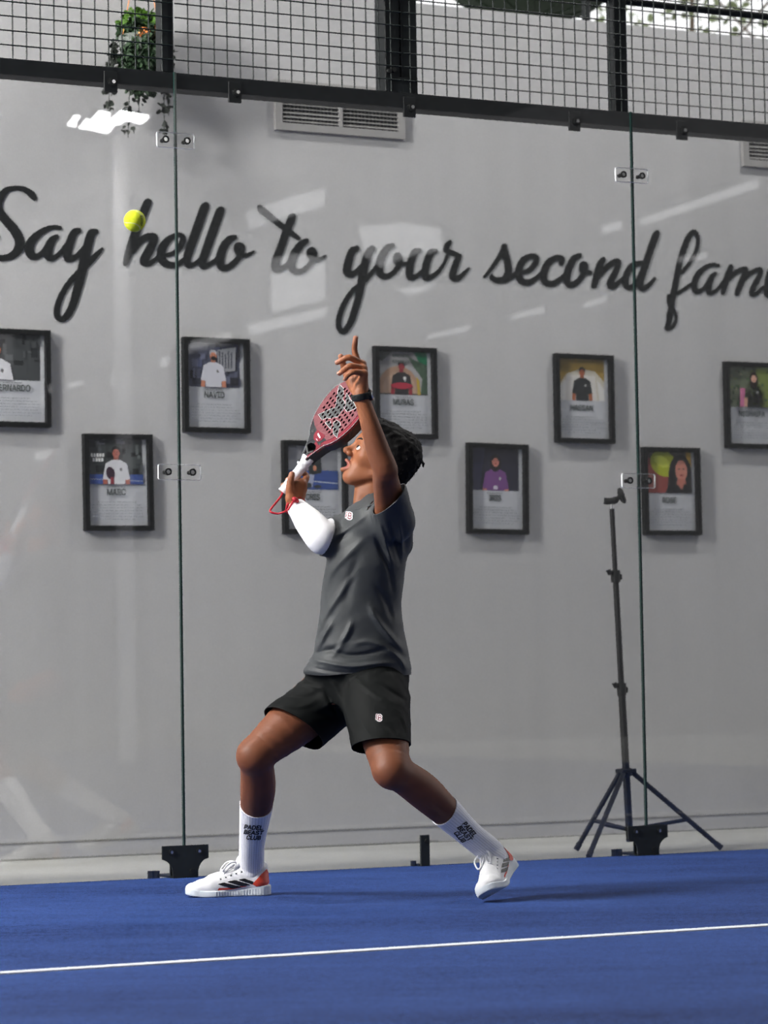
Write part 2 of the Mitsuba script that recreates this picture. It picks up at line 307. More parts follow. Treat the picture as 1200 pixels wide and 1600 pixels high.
# ------------------------------------------------------------------ cursive lettering on the wall, traced stroke by stroke: (x, y, width) in a crop of the photograph
def stroke_poly(pts, sc, ox, oy):
    p = np.array(pts, float); n = len(p)
    q = smooth_path(p, 6) if n > 2 else p
    w = np.array([[*on_y(ox + a / sc, oy + b / sc, WALL_Y)[[0, 2]], c / sc * .00262] for a, b, c in q])
    out = []
    for i in range(len(w) - 1):
        a, b = (Point(*w[k, :2]).buffer(max(w[k, 2], .004) / 2, 10) for k in (i, i + 1))
        out.append(unary_union([a, b]).convex_hull)
    return unary_union(out)
A, B, C_, D, E_, F_ = (6, 0, 280), (5.4545, 180, 290), (6, 380, 300), (6, 560, 350), (4, 740, 350), (6.667, 1020, 340)
WORDS = [
 ('Say', [
  ('S', A, [[(318,175,55),(290,140,68),(240,105,60),(190,88,50),(130,84,46),(60,102,58),(8,160,75),(-18,230,78),(-5,310,85),(60,395,92),(130,475,98),(178,565,100),(175,645,95),(130,705,75),(60,735,62),(-20,738,58),(-80,715,60),(-110,660,60),(-90,600,62),(-35,540,70)]]),
  ('a', A, [[(558,458,44),(500,450,44),(430,470,54),(350,522,72),(290,590,88),(270,660,94),(295,715,84),(345,725,58),(400,685,50),(445,620,50)], [(525,540,52),(485,575,76),(455,640,92),(445,705,92),(470,742,64),(520,728,50),(575,678,44),(612,620,40)]]),
  ('y', A, [[(735,483,56),(695,500,74),(658,580,84),(632,675,88),(632,740,80),(690,738,58),(740,700,52),(790,640,48)], [(895,492,56),(853,512,84),(826,600,92),(798,720,98),(775,820,100),(745,950,92),(715,1060,86),(680,1180,78),(630,1275,70),(575,1315,58),(535,1285,62),(532,1210,62),(560,1120,60),(612,1020,56),(672,940,58),(740,870,60),(800,812,66),(855,760,60),(905,705,52),(955,652,26)]])]),
 ('hello', [
  ('h', B, [[(282,140,62),(272,150,74),(245,215,82),(190,360,82),(140,490,80),(105,600,68),(85,665,46)], [(150,560,50),(200,485,60),(262,440,64),(320,430,58),(332,455,72),(300,530,82),(262,600,84),(242,650,78),(290,662,50),(340,630,38),(382,585,34)]]),
  ('e', B, [[(440,592,38),(500,572,44),(552,520,58),(575,460,58),(560,425,48),(512,425,46),(450,462,62),(400,530,80),(388,610,84),(420,660,74),(480,680,58),(540,665,50),(590,625,42),(640,560,32)]]),
  ('l', B, [[(770,170,66),(758,190,84),(740,240,86),(690,380,86),(640,520,82),(610,620,78),(618,675,62),(660,675,44),(710,640,38),(752,590,32)]]),
  ('l', B, [[(900,208,66),(888,228,84),(862,300,86),(812,440,86),(762,580,80),(738,655,76),(748,688,58),(790,675,46),(850,640,42),(890,590,36)]]),
  ('o', B, [[(1015,440,46),(968,462,68),(918,530,80),(892,620,84),(900,690,74),(950,700,58),(1010,660,56),(1060,600,54),(1082,540,54),(1070,508,50),(1036,510,50),(1030,550,50),(1060,590,48),(1110,595,38),(1160,575,30),(1180,556,12)]])]),
 ('to', [
  ('t', C_, [[(465,228,62),(452,245,82),(440,275,86),(395,390,82),(348,530,84),(306,640,88),(302,715,84),(350,722,60),(400,688,48),(440,640,42)], [(150,140,44),(165,165,70),(210,200,74),(300,275,64),(400,350,60),(480,410,54),(515,435,40)]]),
  ('o', C_, [[(588,460,56),(530,502,78),(472,590,86),(450,680,84),(470,738,70),(540,742,54),(605,695,50),(655,630,56),(665,575,62),(645,540,56),(615,560,54),(625,605,52),(680,637,48),(730,625,36),(768,596,14)]])]),
 ('your', [
  ('y', C_, [[(1062,528,58),(1015,560,78),(982,660,86),(970,748,88),(1010,772,70),(1060,745,54),(1100,700,48)], [(1205,532,70),(1170,580,86),(1136,680,88),(1116,780,90),(1100,880,84),(1075,1000,76),(1040,1120,76),(1000,1230,70),(940,1308,60),(897,1278,60),(892,1200,60),(920,1100,58),(970,1000,54),(1030,920,52),(1090,870,48),(1150,815,54),(1200,760,48),(1240,705,42)]]),
  ('o', D, [[(318,202,50),(268,226,72),(215,310,84),(192,400,90),(202,468,80),(255,492,58),(322,458,52),(372,395,60),(385,330,64),(365,292,62),(342,322,52),(352,362,48),(420,375,44),(470,368,38)]]),
  ('u', D, [[(570,248,46),(525,266,72),(490,350,82),(475,440,84),(482,498,72),(540,490,50),(600,440,44)], [(722,254,46),(675,272,74),(638,360,82),(622,450,82),(628,503,70),(690,488,50),(752,440,42),(800,370,34),(828,300,36)]]),
  ('r', D, [[(855,168,42),(830,202,64),(820,245,64),(872,272,60),(945,300,50)], [(945,302,50),(920,350,74),(892,430,78),(880,497,78),(930,510,60),(990,460,44),(1032,414,20)]])]),
 ('second', [
  ('s', E_, [[(65,330,18),(100,290,26),(150,220,34),(183,165,42),(190,140,42)], [(188,150,46),(198,195,54),(210,240,54),(215,300,54),(190,345,48),(145,352,44),(112,338,36),(112,322,22)], [(190,355,38),(230,335,34),(262,308,34)]]),
  ('e', E_, [[(312,302,32),(352,284,38),(386,240,46),(385,207,44),(348,202,38),(303,235,52),(278,300,56),(292,352,52),(340,366,44),(390,338,34),(420,310,30)]]),
  ('c', E_, [[(545,245,42),(550,217,42),(512,212,42),(463,245,52),(436,310,58),(444,362,52),(490,374,44),(540,345,38),(572,318,34)]]),
  ('o', E_, [[(660,197,36),(622,220,50),(588,290,58),(580,350,56),(602,382,44),(650,358,40),(690,300,44),(694,256,46),(675,256,40),(678,295,40),(730,305,30)]]),
  ('n', E_, [[(808,222,38),(786,260,56),(766,330,56),(750,385,44)], [(780,330,30),(830,270,40),(880,236,42),(905,242,40),(880,310,50),(850,368,52),(862,393,44),(900,370,34),(930,340,28)]]),
  ('d', E_, [[(1045,242,34),(990,262,48),(953,320,54),(948,378,50),(975,398,40),(1015,370,40),(1050,300,40)], [(1145,55,40),(1135,75,56),(1110,140,56),(1070,260,56),(1040,360,56),(1048,403,44),(1090,385,34),(1130,340,20)]])]),
 ('family', [
  ('f', F_, [[(300,572,42),(380,470,48),(450,340,50),(466,220,50),(430,148,56),(372,200,76),(322,320,82),(280,450,80),(250,600,82),(225,730,84),(200,840,84),(188,940,78),(170,1060,74),(140,1150,56)], [(160,815,46),(172,900,60),(225,980,36),(240,1055,32),(208,1130,44),(150,1165,40)], [(170,1000,80),(165,1090,70)], [(255,790,40),(330,740,42),(400,690,40)]]),
  ('a', F_, [[(678,500,44),(620,490,46),(540,520,56),(462,600,78),(430,690,84),(442,768,70),(510,752,50),(560,690,46),(600,620,50)], [(648,582,44),(612,620,70),(582,710,82),(582,778,70),(640,770,44),(700,710,44),(740,650,38)]]),
  ('m', F_, [[(810,515,70),(778,600,88),(746,700,82),(727,782,58)], [(790,640,50),(860,570,58),(950,532,58),(962,570,76),(920,670,84),(882,765,76),(872,797,52)], [(945,650,45),(1010,580,54),(1108,538,56),(1118,580,64),(1070,680,78),(1028,768,76),(1035,803,56),(1080,790,48),(1140,730,44)]]),
  ('i', F_, [[(1215,550,60),(1195,640,80),(1180,760,82),(1195,815,60),(1245,800,46),(1300,740,40)]]),
  ('l', F_, [[(1470,330,80),(1410,500,84),(1350,660,82),(1330,800,74),(1350,835,58),(1400,810,46),(1450,760,40)]]),
  ('y', F_, [[(1540,590,64),(1490,690,84),(1470,800,86),(1500,850,66),(1560,810,56),(1610,750,50)], [(1700,600,70),(1650,720,90),(1610,880,96),(1560,1060,86),(1500,1220,70),(1440,1290,58),(1400,1250,60),(1430,1130,56),(1520,1000,56),(1640,870,60),(1740,780,30)]])]),
]
for word, letters_ in WORDS:
    first = {'Say': 'at the far left, starting with a capital S', 'hello': 'behind the yellow ball', 'to': 'with its long slanted cross stroke, above the racket', 'your': 'above the pointing finger', 'second': 'right of the middle of the wall', 'family': 'cut off by the right edge of the picture'}[word]
    w = thing('cursive_word', f'dark cursive wall lettering "{word}" {first}', 'lettering')
    for ch, (sc, ox, oy), strokes in letters_:
        pl = unary_union([stroke_poly(s, sc, ox, oy) for s in strokes]).buffer(.0015).buffer(-.0015).simplify(.0006)
        put(w + '__letter', moved(prism(pl, .005), upright(0, WALL_Y, 0)), 'm_letter')

# ------------------------------------------------------------------ framed photographs
FW_, FH = .315, .415
def vcol(meshes):
    """Flat coloured shapes laid one over the other, as one mesh with a colour per vertex."""
    ms, cs = [], []
    for i, (poly, col) in enumerate(meshes):
        m = flat(poly, .0002 * i); ms.append(m); cs.append(np.repeat(np.asarray(col, float)[None], len(m.vertices), 0))
    return cat(ms), np.vstack(cs)
def ell(x, y, a, b, rot=0): return affinity.rotate(affinity.scale(Point(x, y).buffer(1, 12), a, b), rot)
def poly(*p): return Polygon(p).buffer(0)
def person_(cx, hy, s, shirt, skin, hair, arms=True, long_hair=False):
    """A small printed half-length figure: list of (polygon, colour)."""
    o = []
    if long_hair: o.append((ell(cx, hy - .07 * s, .105 * s, .19 * s), hair))
    o.append((poly((cx - .05 * s, hy - .2 * s), (cx + .05 * s, hy - .2 * s), (cx + .045 * s, hy), (cx - .045 * s, hy)), np.array(skin) * .8))
    body = poly((cx - .08 * s, hy - .14 * s), (cx + .08 * s, hy - .14 * s), (cx + .21 * s, hy - .21 * s), (cx + .27 * s, hy - .5 * s), (cx + .17 * s, hy - .52 * s), (cx + .16 * s, hy - .8 * s), (cx - .16 * s, hy - .8 * s), (cx - .17 * s, hy - .52 * s), (cx - .27 * s, hy - .5 * s), (cx - .21 * s, hy - .21 * s))
    if arms:
        for q in (-1, 1): o.append((poly((cx + q * .17 * s, hy - .45 * s), (cx + q * .26 * s, hy - .45 * s), (cx + q * .27 * s, hy - .75 * s), (cx + q * .19 * s, hy - .75 * s)), skin))
    o.append((body, shirt)); o.append((ell(cx + .09 * s, hy - .32 * s, .022 * s, .03 * s), np.array([.5, .5, .5]) if np.mean(shirt) < .2 else np.array([.12, .12, .12])))
    if long_hair: o.append((ell(cx, hy - .03 * s, .105 * s, .165 * s), hair))
    o.append((ell(cx, hy, .074 * s, .10 * s), skin))
    o.append((ell(cx, hy + .045 * s, .080 * s, .070 * s).difference(ell(cx, hy - .015 * s, .064 * s, .080 * s)), hair))
    o.append((ell(cx, hy - .025 * s, .014 * s, .012 * s), np.array(skin) * .75))
    for q in (-1, 1): o.append((ell(cx + q * .028 * s, hy + .012 * s, .012 * s, .007 * s), (.03, .02, .02)))
    o.append((ell(cx, hy - .045 * s, .03 * s, .01 * s), (.35, .08, .07)))
    return o
WH, SK, SK2, BLK = srgb(214, 214, 218), srgb(196, 130, 104), srgb(120, 70, 56), srgb(24, 24, 26)
def bg(c, *more): return [(sbox(0, 0, 1, .78), srgb(*c))] + list(more)
def rects(seed, cols, n, lo=.03, hi=.2):
    r = np.random.default_rng(seed); o = []
    for _ in range(n):
        x, y, w, h = r.uniform(0, 1), r.uniform(0, .78), r.uniform(lo, hi), r.uniform(lo, hi)
        o.append((sbox(x, y, min(x + w, 1), min(y + h, .78)), srgb(*cols[r.integers(len(cols))]) * r.uniform(.7, 1.2)))
    return o
def court(seed, y0):     # a printed strip of blue court
    return [(sbox(0, 0, 1, y0), srgb(60, 84, 150)), (poly((0, y0 * .55), (1, y0 * .35), (1, y0 * .30), (0, y0 * .50)), srgb(200, 205, 215))]
DARK, BLUEG, GREEN = [(40, 44, 46), (62, 66, 68), (88, 92, 94), (30, 32, 34)], [(70, 76, 104), (52, 56, 74), (96, 100, 122), (40, 42, 54)], [(70, 96, 60), (110, 128, 70), (46, 66, 44), (150, 150, 120)]
FRAMES = [
 (-.042, 2.020, 'BERNARDO', 1, .62, bg((66, 70, 72), *rects(1, DARK, 26), *person_(.22, .52, 1.15, WH, srgb(178, 112, 88), BLK), (ell(.22, .44, .055, .045), BLK)), 'bearded man in white, cut by the left edge'),
 (.887, 2.019, 'NAVID', 1, .5, bg((84, 88, 108), *rects(2, BLUEG, 34), (poly((.56, .66), (.92, .72), (.9, .30), (.60, .26)), srgb(150, 152, 158)), *[(sbox(.60 + .055 * i, .34, .625 + .055 * i, .64 - .02 * (i % 3)), srgb(80, 82, 92)) for i in range(5)], *person_(.49, .56, .88, srgb(206, 206, 214), SK, srgb(190, 190, 196)), (ell(.49, .51, .045, .035), BLK)), 'man in a white cap before a grey graffiti wall'),
 (1.819, 2.015, 'MURAS', 1, .5, bg((170, 168, 168), (poly((0, .78), (.30, .78), (.10, .60), (0, .62)), srgb(84, 92, 86)), (poly((.74, .78), (1, .78), (1, .5), (.92, .45)), srgb(20, 128, 84)), (poly((.86, 0), (1, 0), (1, .55), (.80, .62), (.62, .70), (.72, .52), (.9, .3)), srgb(72, 96, 76)), (ell(.42, .12, .40, .40), srgb(176, 142, 118)), (ell(.44, .08, .33, .34), srgb(188, 158, 136)), (sbox(0, -.0, 1, .02), srgb(60, 60, 60)), (poly((.80, 0), (.86, 0), (.84, .26), (.78, .34)), srgb(196, 168, 70)), *person_(.48, .52, .80, srgb(40, 38, 40), srgb(150, 44, 56), srgb(36, 24, 26)), (ell(.48, .16, .22, .06), srgb(176, 44, 66)), (ell(.54, .30, .03, .035), srgb(220, 220, 220)), *[(sbox(.30 + .05 * i, .68 + .012 * (i % 2), .335 + .05 * i, .735), srgb(96, 104, 102)) for i in range(7)], *[(sbox(.30 + .05 * i, .58, .335 + .05 * i, .63), srgb(110, 116, 114)) for i in range(7)]), 'man in black with crossed arms before a brown arch'),
 (2.758, 2.016, 'HASSAN', 1, .5, bg((206, 200, 184), (poly((0, .78), (1, .78), (1, .36), (.8, .56), (.5, .6), (.2, .5), (0, .24)), srgb(170, 140, 66)), *rects(5, [(150, 116, 50), (196, 166, 90), (120, 92, 40)], 0), (poly((.2, .48), (.8, .48), (.84, 0), (.14, 0)), srgb(220, 216, 210)), (poly((0, .22), (.18, .4), (.16, 0), (0, 0)), srgb(226, 224, 220)), (poly((1, .22), (.84, .4), (.88, 0), (1, 0)), srgb(226, 224, 220)), *person_(.52, .54, .80, srgb(36, 40, 42), srgb(170, 96, 60), BLK)), 'man in black on a white chair before yellow'),
 (3.700, 2.012, 'NIGHAIFA', 1, .5, bg((120, 130, 104), *rects(6, GREEN, 60, .02, .07), (poly((.62, .78), (1, .78), (1, 0), (.7, 0)), srgb(120, 136, 62)), *rects(16, GREEN, 20, .02, .06), (poly((.24, 0), (.36, 0), (.36, .36), (.25, .36)), srgb(206, 120, 160)), *person_(.56, .56, .86, srgb(34, 36, 42), srgb(206, 160, 140), srgb(40, 28, 26), True, True)), 'woman in black before green foliage'),
 (.422, 1.585, 'MARC', 0, .5, bg((74, 80, 80), *rects(7, DARK + [(110, 116, 116), (130, 130, 140)], 30), *court(7, .17), *[(sbox(.06 + .05 * i, .47, .098 + .05 * i, .53), srgb(224, 224, 224)) for i in range(5)], *[(sbox(.09 + .05 * i, .39, .128 + .05 * i, .45), srgb(224, 224, 224)) for i in range(4)], *person_(.51, .55, .92, WH, srgb(176, 104, 90), BLK), (ell(.40, .19, .075, .11, 12), srgb(56, 36, 52)), (sbox(.40, .0, .46, .12), srgb(150, 60, 70))), 'man in white holding a racket'),
 (1.359, 1.578, 'CRIS', 0, .5, bg((150, 152, 158), (sbox(0, .3, .3, .78), srgb(186, 186, 190)), *rects(8, [(170, 170, 176), (130, 134, 140)], 10), *court(8, .34), (poly((.42, .74), (.66, .74), (.68, .30), (.44, .24)), srgb(40, 46, 48)), (poly((.24, .52), (.46, .62), (.46, .50), (.30, .44)), srgb(40, 46, 48)), (ell(.55, .38, .035, .05), srgb(206, 140, 110)), (poly((.36, .28), (.54, .26), (.50, .03), (.34, .06)), srgb(170, 176, 200)), (ell(.40, .07, .09, .05), srgb(52, 58, 66)), (ell(.60, .05, .07, .03), srgb(52, 58, 66))), 'dark dressed player on blue court, behind the racket'),
 (2.286, 1.587, 'IRIS', 0, .5, bg((40, 40, 58), (poly((0, .78), (.3, .78), (.2, 0), (0, 0)), srgb(52, 54, 84)), *person_(.52, .54, 1.0, srgb(122, 74, 136), srgb(214, 140, 124), srgb(30, 24, 30), True, True), (sbox(.47, .02, .56, .09), srgb(206, 196, 212))), 'long haired woman in a purple shirt'),
 (3.228, 1.590, 'ROSE', 0, .0, bg((70, 64, 62), *rects(9, [(80, 70, 66), (100, 86, 70)], 12), (poly((0, 0), (.46, 0), (.5, .32), (.2, .62), (0, .70)), srgb(150, 72, 66)), (ell(.40, .56, .30, .24, -25), srgb(176, 184, 40)), (ell(.36, .60, .18, .10, -25), srgb(206, 214, 80)), (poly((.88, .78), (1, .78), (1, .3), (.94, .5)), srgb(200, 160, 60)), (ell(.76, .32, .26, .42), srgb(28, 22, 26)), (ell(.78, .43, .13, .20), srgb(212, 140, 122)), (poly((.70, .28), (.86, .28), (.9, .06), (.64, .06)), srgb(200, 124, 108)), (poly((.42, .0), (1, .0), (1, .14), (.84, .18), (.78, .06), (.70, .16), (.5, .16)), srgb(24, 24, 28)), (ell(.78, .34, .045, .018), srgb(150, 30, 40)), (ell(.73, .46, .02, .012), BLK), (ell(.83, .46, .02, .012), BLK)), 'dark haired woman beside a big yellow ball'),
]
def text2d(s, h, squeeze=.8):
    """Flat outline of a word as polygons, capital height h, centred on x = 0."""
    m = meshkit.text_mesh(s, h, .001, True)
    v, f = m.vertices, m.faces
    up = np.all(v[f][:, :, 2] > .0005, axis=1)
    g = unary_union([Polygon(t[:, :2]).buffer(1e-5) for t in v[f[up]]])
    x0, _, x1, _ = g.bounds
    return affinity.scale(affinity.translate(g, -(x0 + x1) / 2, 0), squeeze, 1, origin=(0, 0))
fr_ply = mikit.ply(prism(sbox(-FW_ / 2, -FH / 2, FW_ / 2, FH / 2).difference(sbox(-FW_ / 2 + .021, -FH / 2 + .021, FW_ / 2 - .021, FH / 2 - .021)), .034), 'm_frame')
IW, IH = FW_ - .042, FH - .042
LAMP_SEEN = None
for x, z, name, up_, _, art, lab in FRAMES:
    t = thing('picture_frame', f'black framed photo of a {lab}', 'picture frame', 'framed photos on the grey wall')
    tilt = {'IRIS': -.014, 'MARC': .010, 'ROSE': .004}.get(name, 0)
    M = upright(x, WALL_Y, z) @ trimesh.transformations.rotation_matrix(tilt, [0, 0, 1])
    m = prism(sbox(-FW_ / 2, -FH / 2, FW_ / 2, FH / 2).difference(sbox(-FW_ / 2 + .021, -FH / 2 + .021, FW_ / 2 - .021, FH / 2 - .021)), .034)
    put(t + '__frame', moved(m, M), 'm_frame')
    ph_w, ph_h = IW - .018, IH * .52
    items = [(sbox(-IW / 2, -IH / 2, IW / 2, IH / 2), srgb(206, 208, 212)), (sbox(-IW / 2, -IH / 2, IW / 2 - .018, IH / 2), srgb(198, 200, 205))]
    clip = sbox(0, 0, 1, .78)
    for pl, c in art:
        pl = pl.intersection(clip)
        pl = unary_union([g for g in getattr(pl, 'geoms', [pl]) if g.geom_type in ('Polygon', 'MultiPolygon')]) if not pl.is_empty else pl
        if pl.is_empty or pl.area < 1e-5: continue
        items.append((affinity.affine_transform(pl, [ph_w, 0, 0, ph_h / .78, -IW / 2, IH / 2 - ph_h]), c))
    mx = -.009
    cap = .026
    items.append((affinity.translate(text2d(name, cap, .84).buffer(.0002), mx, IH / 2 - ph_h - .047), srgb(30, 44, 42)))
    if name not in ('HASSAN', 'ROSE'):
        for i in range(12): items.append((sbox(mx - .042 + .007 * i, IH / 2 - ph_h - .014, mx - .0365 + .007 * i, IH / 2 - ph_h - .010), srgb(110, 114, 116)))
    r = np.random.default_rng(len(name) * 7 + int(x * 10))
    for row in range(7):
        y = -IH / 2 + .100 - row * .0125; xx = -IW / 2 + .012 + (.03 if row in (0, 6) else 0)
        while xx < IW / 2 - .035 - (.03 if row in (0, 6) else 0):
            w = r.uniform(.006, .022); items.append((sbox(xx, y, xx + w, y + .0032), srgb(142, 146, 150))); xx += w + .004
    pm, pc = vcol(items)
    put(t + '__print', moved(pm, M @ trimesh.transformations.translation_matrix([0, 0, .006])), 'm_print', color=pc)
    put(t + '__glazing', moved(flat(sbox(-IW / 2, -IH / 2, IW / 2, IH / 2)), M @ trimesh.transformations.translation_matrix([0, 0, .024])), 'm_clear')

# ------------------------------------------------------------------ yellow ball in the air
def _felt(p, n, uv):
    return MX((0.50, 0.56, 0.012), (0.72, 0.80, 0.05), 0.25 + .75 * N(p.x * 700, p.y * 700, p.z * 700))
mat('m_felt', mikit.proc(_felt), 0.9, spec=0.1, sheen=0.6)
mat('m_seam', (0.72, 0.76, 0.50), 0.8); mat('m_ink', (0.012, 0.014, 0.016), 0.6)
BALL = at(210.5, 345, 8.86); BR = .0333
ball = thing('padel_ball', 'bright yellow ball flying in front of the cursive word hello', 'ball')
bm = trimesh.creation.icosphere(5, 1.0); v = bm.vertices.copy()
v *= BR * (1 + .012 * (meshkit.noise(v * 55, 3) - .5))[:, None]; bm.vertices = v + BALL
put(ball + '__felt', bm, 'm_felt', True)
tt = np.linspace(0, 2 * np.pi, 120)
sm = np.c_[np.cos(tt) * .75 + np.cos(3 * tt) * .25, np.sin(tt) * .75 - np.sin(3 * tt) * .25, .86 * np.sin(2 * tt)]; sm /= np.linalg.norm(sm, axis=1, keepdims=True)
Rb = np.stack([RT, UP, -FW], 1) @ trimesh.transformations.euler_matrix(.35, .75, .35)[:3, :3]
put(ball + '__seam', tube(BALL + BR * 1.0 * sm @ Rb.T, .0011, 6, False), 'm_seam', True)
lm = meshkit.text_mesh('PADEL', .0085, .0004, True); lv = lm.vertices.copy(); lv[:, 0] -= lv[:, 0].mean(); lv[:, 1] -= .004
# lettering bent round the right side of the ball
lon = np.full(len(lv), .82) - lv[:, 1] / BR; lat = -lv[:, 0] / BR * .92
dirs = np.c_[np.sin(lon) * np.cos(lat), np.sin(lat), np.cos(lon) * np.cos(lat)] @ np.stack([RT, UP, -FW], 0)
lm.vertices = BALL + dirs * (BR * 1.006 + lv[:, 2:3]); lm.invert() if False else None
mat('m_ink2', (0.012, 0.014, 0.016), 0.6, two=True)
put(ball + '__print', lm, 'm_ink2')

# ------------------------------------------------------------------ light stand behind the glass
t = thing('light_stand', 'black telescopic light stand on three legs behind the right glass panel', 'light stand')
base = np.array([2.23, .42, FLOOR_OUT])
hub = on_y(978, 1205, .42); top = on_y(956, 795, .42)
def mid(k): return hub + (top - hub) * k
low = hub + (hub - top) * .30; low[2] = max(low[2], .03)
put(t + '__pole', tube([low, mid(.33)], .0155, 14), 'm_black', 40); put(t + '__pole', tube([mid(.30), mid(.76)], .0125, 14), 'm_black', 40); put(t + '__pole', tube([mid(.74), top], .0105, 14), 'm_black', 40)
ax = (top - hub) / np.linalg.norm(top - hub)
for k, s in ((.33, -1), (.76, 1)):
    c = mid(k)
    q = put(t + '__collar', cat([tube([c - ax * .045, c + ax * .005], [.0195, .0205], 16), box(c[0] - .012, c[0] + .028, c[1] - .012, c[1] + .012, c[2] - .035, c[2] - .01, .004)]), 'm_black', 40)
    put(q + '__knob', cat([tube([c + [-.012, 0, -.008], c + [-.034, -.01, -.006]], .005, 8), tube([c + [-.032, -.01, -.014], c + [-.04, -.01, .006]], [.007, .011], 10)]), 'm_black', 40)
put(t + '__collar', cat([tube([hub - ax * .02, hub + ax * .012], .024, 16), box(hub[0] - .035, hub[0] + .035, hub[1] - .03, hub[1] + .03, hub[2] - .008, hub[2] + .010, .003)]), 'm_black', 40)
slide = low + ax * .05
feet = [np.array([1.826, .16, FLOOR_OUT + .01]), np.array([2.046, .63, FLOOR_OUT + .01]), np.array([2.54, .28, FLOOR_OUT + .01])]
for f in feet:
    st = hub + (np.array([f[0] - hub[0], f[1] - hub[1], 0]) / np.linalg.norm(f[:2] - hub[:2])) * .028 - [0, 0, .006]
    k = put(t + '__leg', tube([st, f], .0105, 12), 'm_black', 40)
    d = (f - st) / np.linalg.norm(f - st)
    put(k + '__tip', tube([f - d * .03, f], .0125, 12), 'm_rubber', 40)
    j = st + (f - st) * .62
    put(t + '__brace', tube([slide, j], .0085, 10), 'm_black', 40)
    put(t + '__rivet', cat([trimesh.creation.icosphere(2, .009).apply_translation(j), trimesh.creation.icosphere(2, .009).apply_translation(st)]), 'm_chrome', True)
# head: chrome pin, ball joint, round shoe
hd = top + [0, 0, 0]
put(t + '__pin', tube([top, top + ax * .022], .006, 12), 'm_chrome', 40)
hh = put(t + '__head', cat([tube([top + ax * .03 - RT * .028, top + ax * .034 + RT * .014], [.013, .015], 14), trimesh.creation.icosphere(3, .015).apply_translation(top + ax * .036 + RT * .016),
     tube([top + ax * .036 + RT * .014, top + ax * .050 + RT * .034], .009, 12), tube([top + ax * .020 - RT * .026, top + ax * .046 - RT * .022], .008, 10)]), 'm_black', 40)
put(hh + '__shoe', tube([top + ax * .050 + RT * .032, top + ax * .053 + RT * .040, top + ax * .056 + RT * .048, top + ax * .058 + RT * .054], [.020, .034, .035, .028], 24), 'm_black', 40)
put(hh + '__ring', tube([top + ax * .026, top + ax * .033], .008, 12), 'm_chrome', 40)
put(hh + '__stud', tube([top + ax * .045 + RT * .002, top + ax * .048 + RT * .002], .005, 10), 'm_chrome', 40)

# ------------------------------------------------------------------ hanging planter on the wall
mat('m_leaf', (0.022, 0.050, 0.020), 0.6, two=True); mat('m_leaf2', (0.075, 0.17, 0.02), 0.5, two=True); mat('m_flower', (0.85, 0.33, 0.10), 0.6, two=True)
mat('m_pot', (0.16, 0.18, 0.16), 0.8)
def leaf_cloud(n, centre, size, leaf, seed, hang=0.0, flower=False):
    r = np.random.default_rng(seed); v, f = [], []
    for i in range(n):
        c = r.normal(size=3); c /= np.linalg.norm(c); c = np.array(centre) + c * np.array(size) * r.uniform(.55, 1) ** .6
        a = r.normal(size=3); a[2] += -1.2 * hang; a /= np.linalg.norm(a); b = np.cross(a, r.normal(size=3)); b /= np.linalg.norm(b); nn = np.cross(a, b)
        l, w = leaf * r.uniform(.7, 1.3), leaf * r.uniform(.3, .5); k = len(v)
        v += [c, c + a * l * .35 + b * w + nn * w * .2, c + a * l * .8 + b * w * .7, c + a * l - nn * w * .3, c + a * l * .8 - b * w * .7, c + a * l * .35 - b * w + nn * w * .2]
        f += [[k, k + 1, k + 2], [k, k + 2, k + 3], [k, k + 3, k + 4], [k, k + 4, k + 5]]
    return trimesh.Trimesh(v, f, process=False)
t = thing('hanging_planter', 'hanging planter with green leaves and small orange flowers on the wall at the top left', 'plant')
P0 = np.array([.495, WALL_Y - .17, 3.445])
prof = [(0, -.09), (.06, -.09), (.085, -.06), (.10, .02), (.105, .05), (.097, .05), (.09, .02), (0, .015)]
pot = trimesh.creation.revolve(prof, sections=28); pot.apply_translation(P0); put(t + '__pot', pot, 'm_pot', 40)
put(t + '__foliage', cat([leaf_cloud(520, P0 + [0, 0, .06], [.10, .10, .08], .032, 1), leaf_cloud(1300, P0 + [0, -.03, -.06], [.112, .115, .14], .03, 2, .6)]), 'm_leaf'); tag('hanging_planter__foliage', kind='stuff')
put(t + '__new_foliage', leaf_cloud(240, P0 + [0, 0, .115], [.095, .08, .05], .032, 3), 'm_leaf2'); tag('hanging_planter__new_foliage', 'bright green young leaves', kind='stuff')
fl = put(t + '__flowers', cat([leaf_cloud(70, P0 + [.045, -.10, .055], [.028, .02, .03], .017, 4), leaf_cloud(40, P0 + [-.03, -.10, .045], [.03, .02, .022], .015, 5)]), 'm_flower'); tag(fl, 'small orange flowers', kind='stuff')
for i, (dx, ln) in enumerate(((-.10, .30), (-.05, .42), (.0, .34), (.07, .40), (.10, .30), (-.12, .24))):
    x0 = P0 + [dx, .02 - .05 * (i % 2), .03]
    st = smooth_path([x0, x0 + [dx * .3, -.01, -.05], x0 + [dx * .35, .02, -ln * .6], x0 + [dx * .4, .03, -ln]], 4)
    mat('m_trail', (.020, .026, .020), .8, two=True)
    k = put(t + '__trailing_stem', cat([tube(st, .0018, 5)] + [leaf_cloud(10, q, [.018, .018, .02], .026, 30 + i * 10 + j, .8) for j, q in enumerate(st[3::2])]), 'm_trail')
put(t + '__hook_wire', cat([tube([P0 + [0, 0, .5], P0 + [s * .09, 0, .05]], .0022, 6) for s in (-1, 1)] + [tube([P0 + [0, 0, .5], P0 + [0, .17, .52]], .004, 6)]), 'm_flower', 40)
labels['hanging_planter__hook_wire'] = {'label': 'thin ochre hanging wires'}

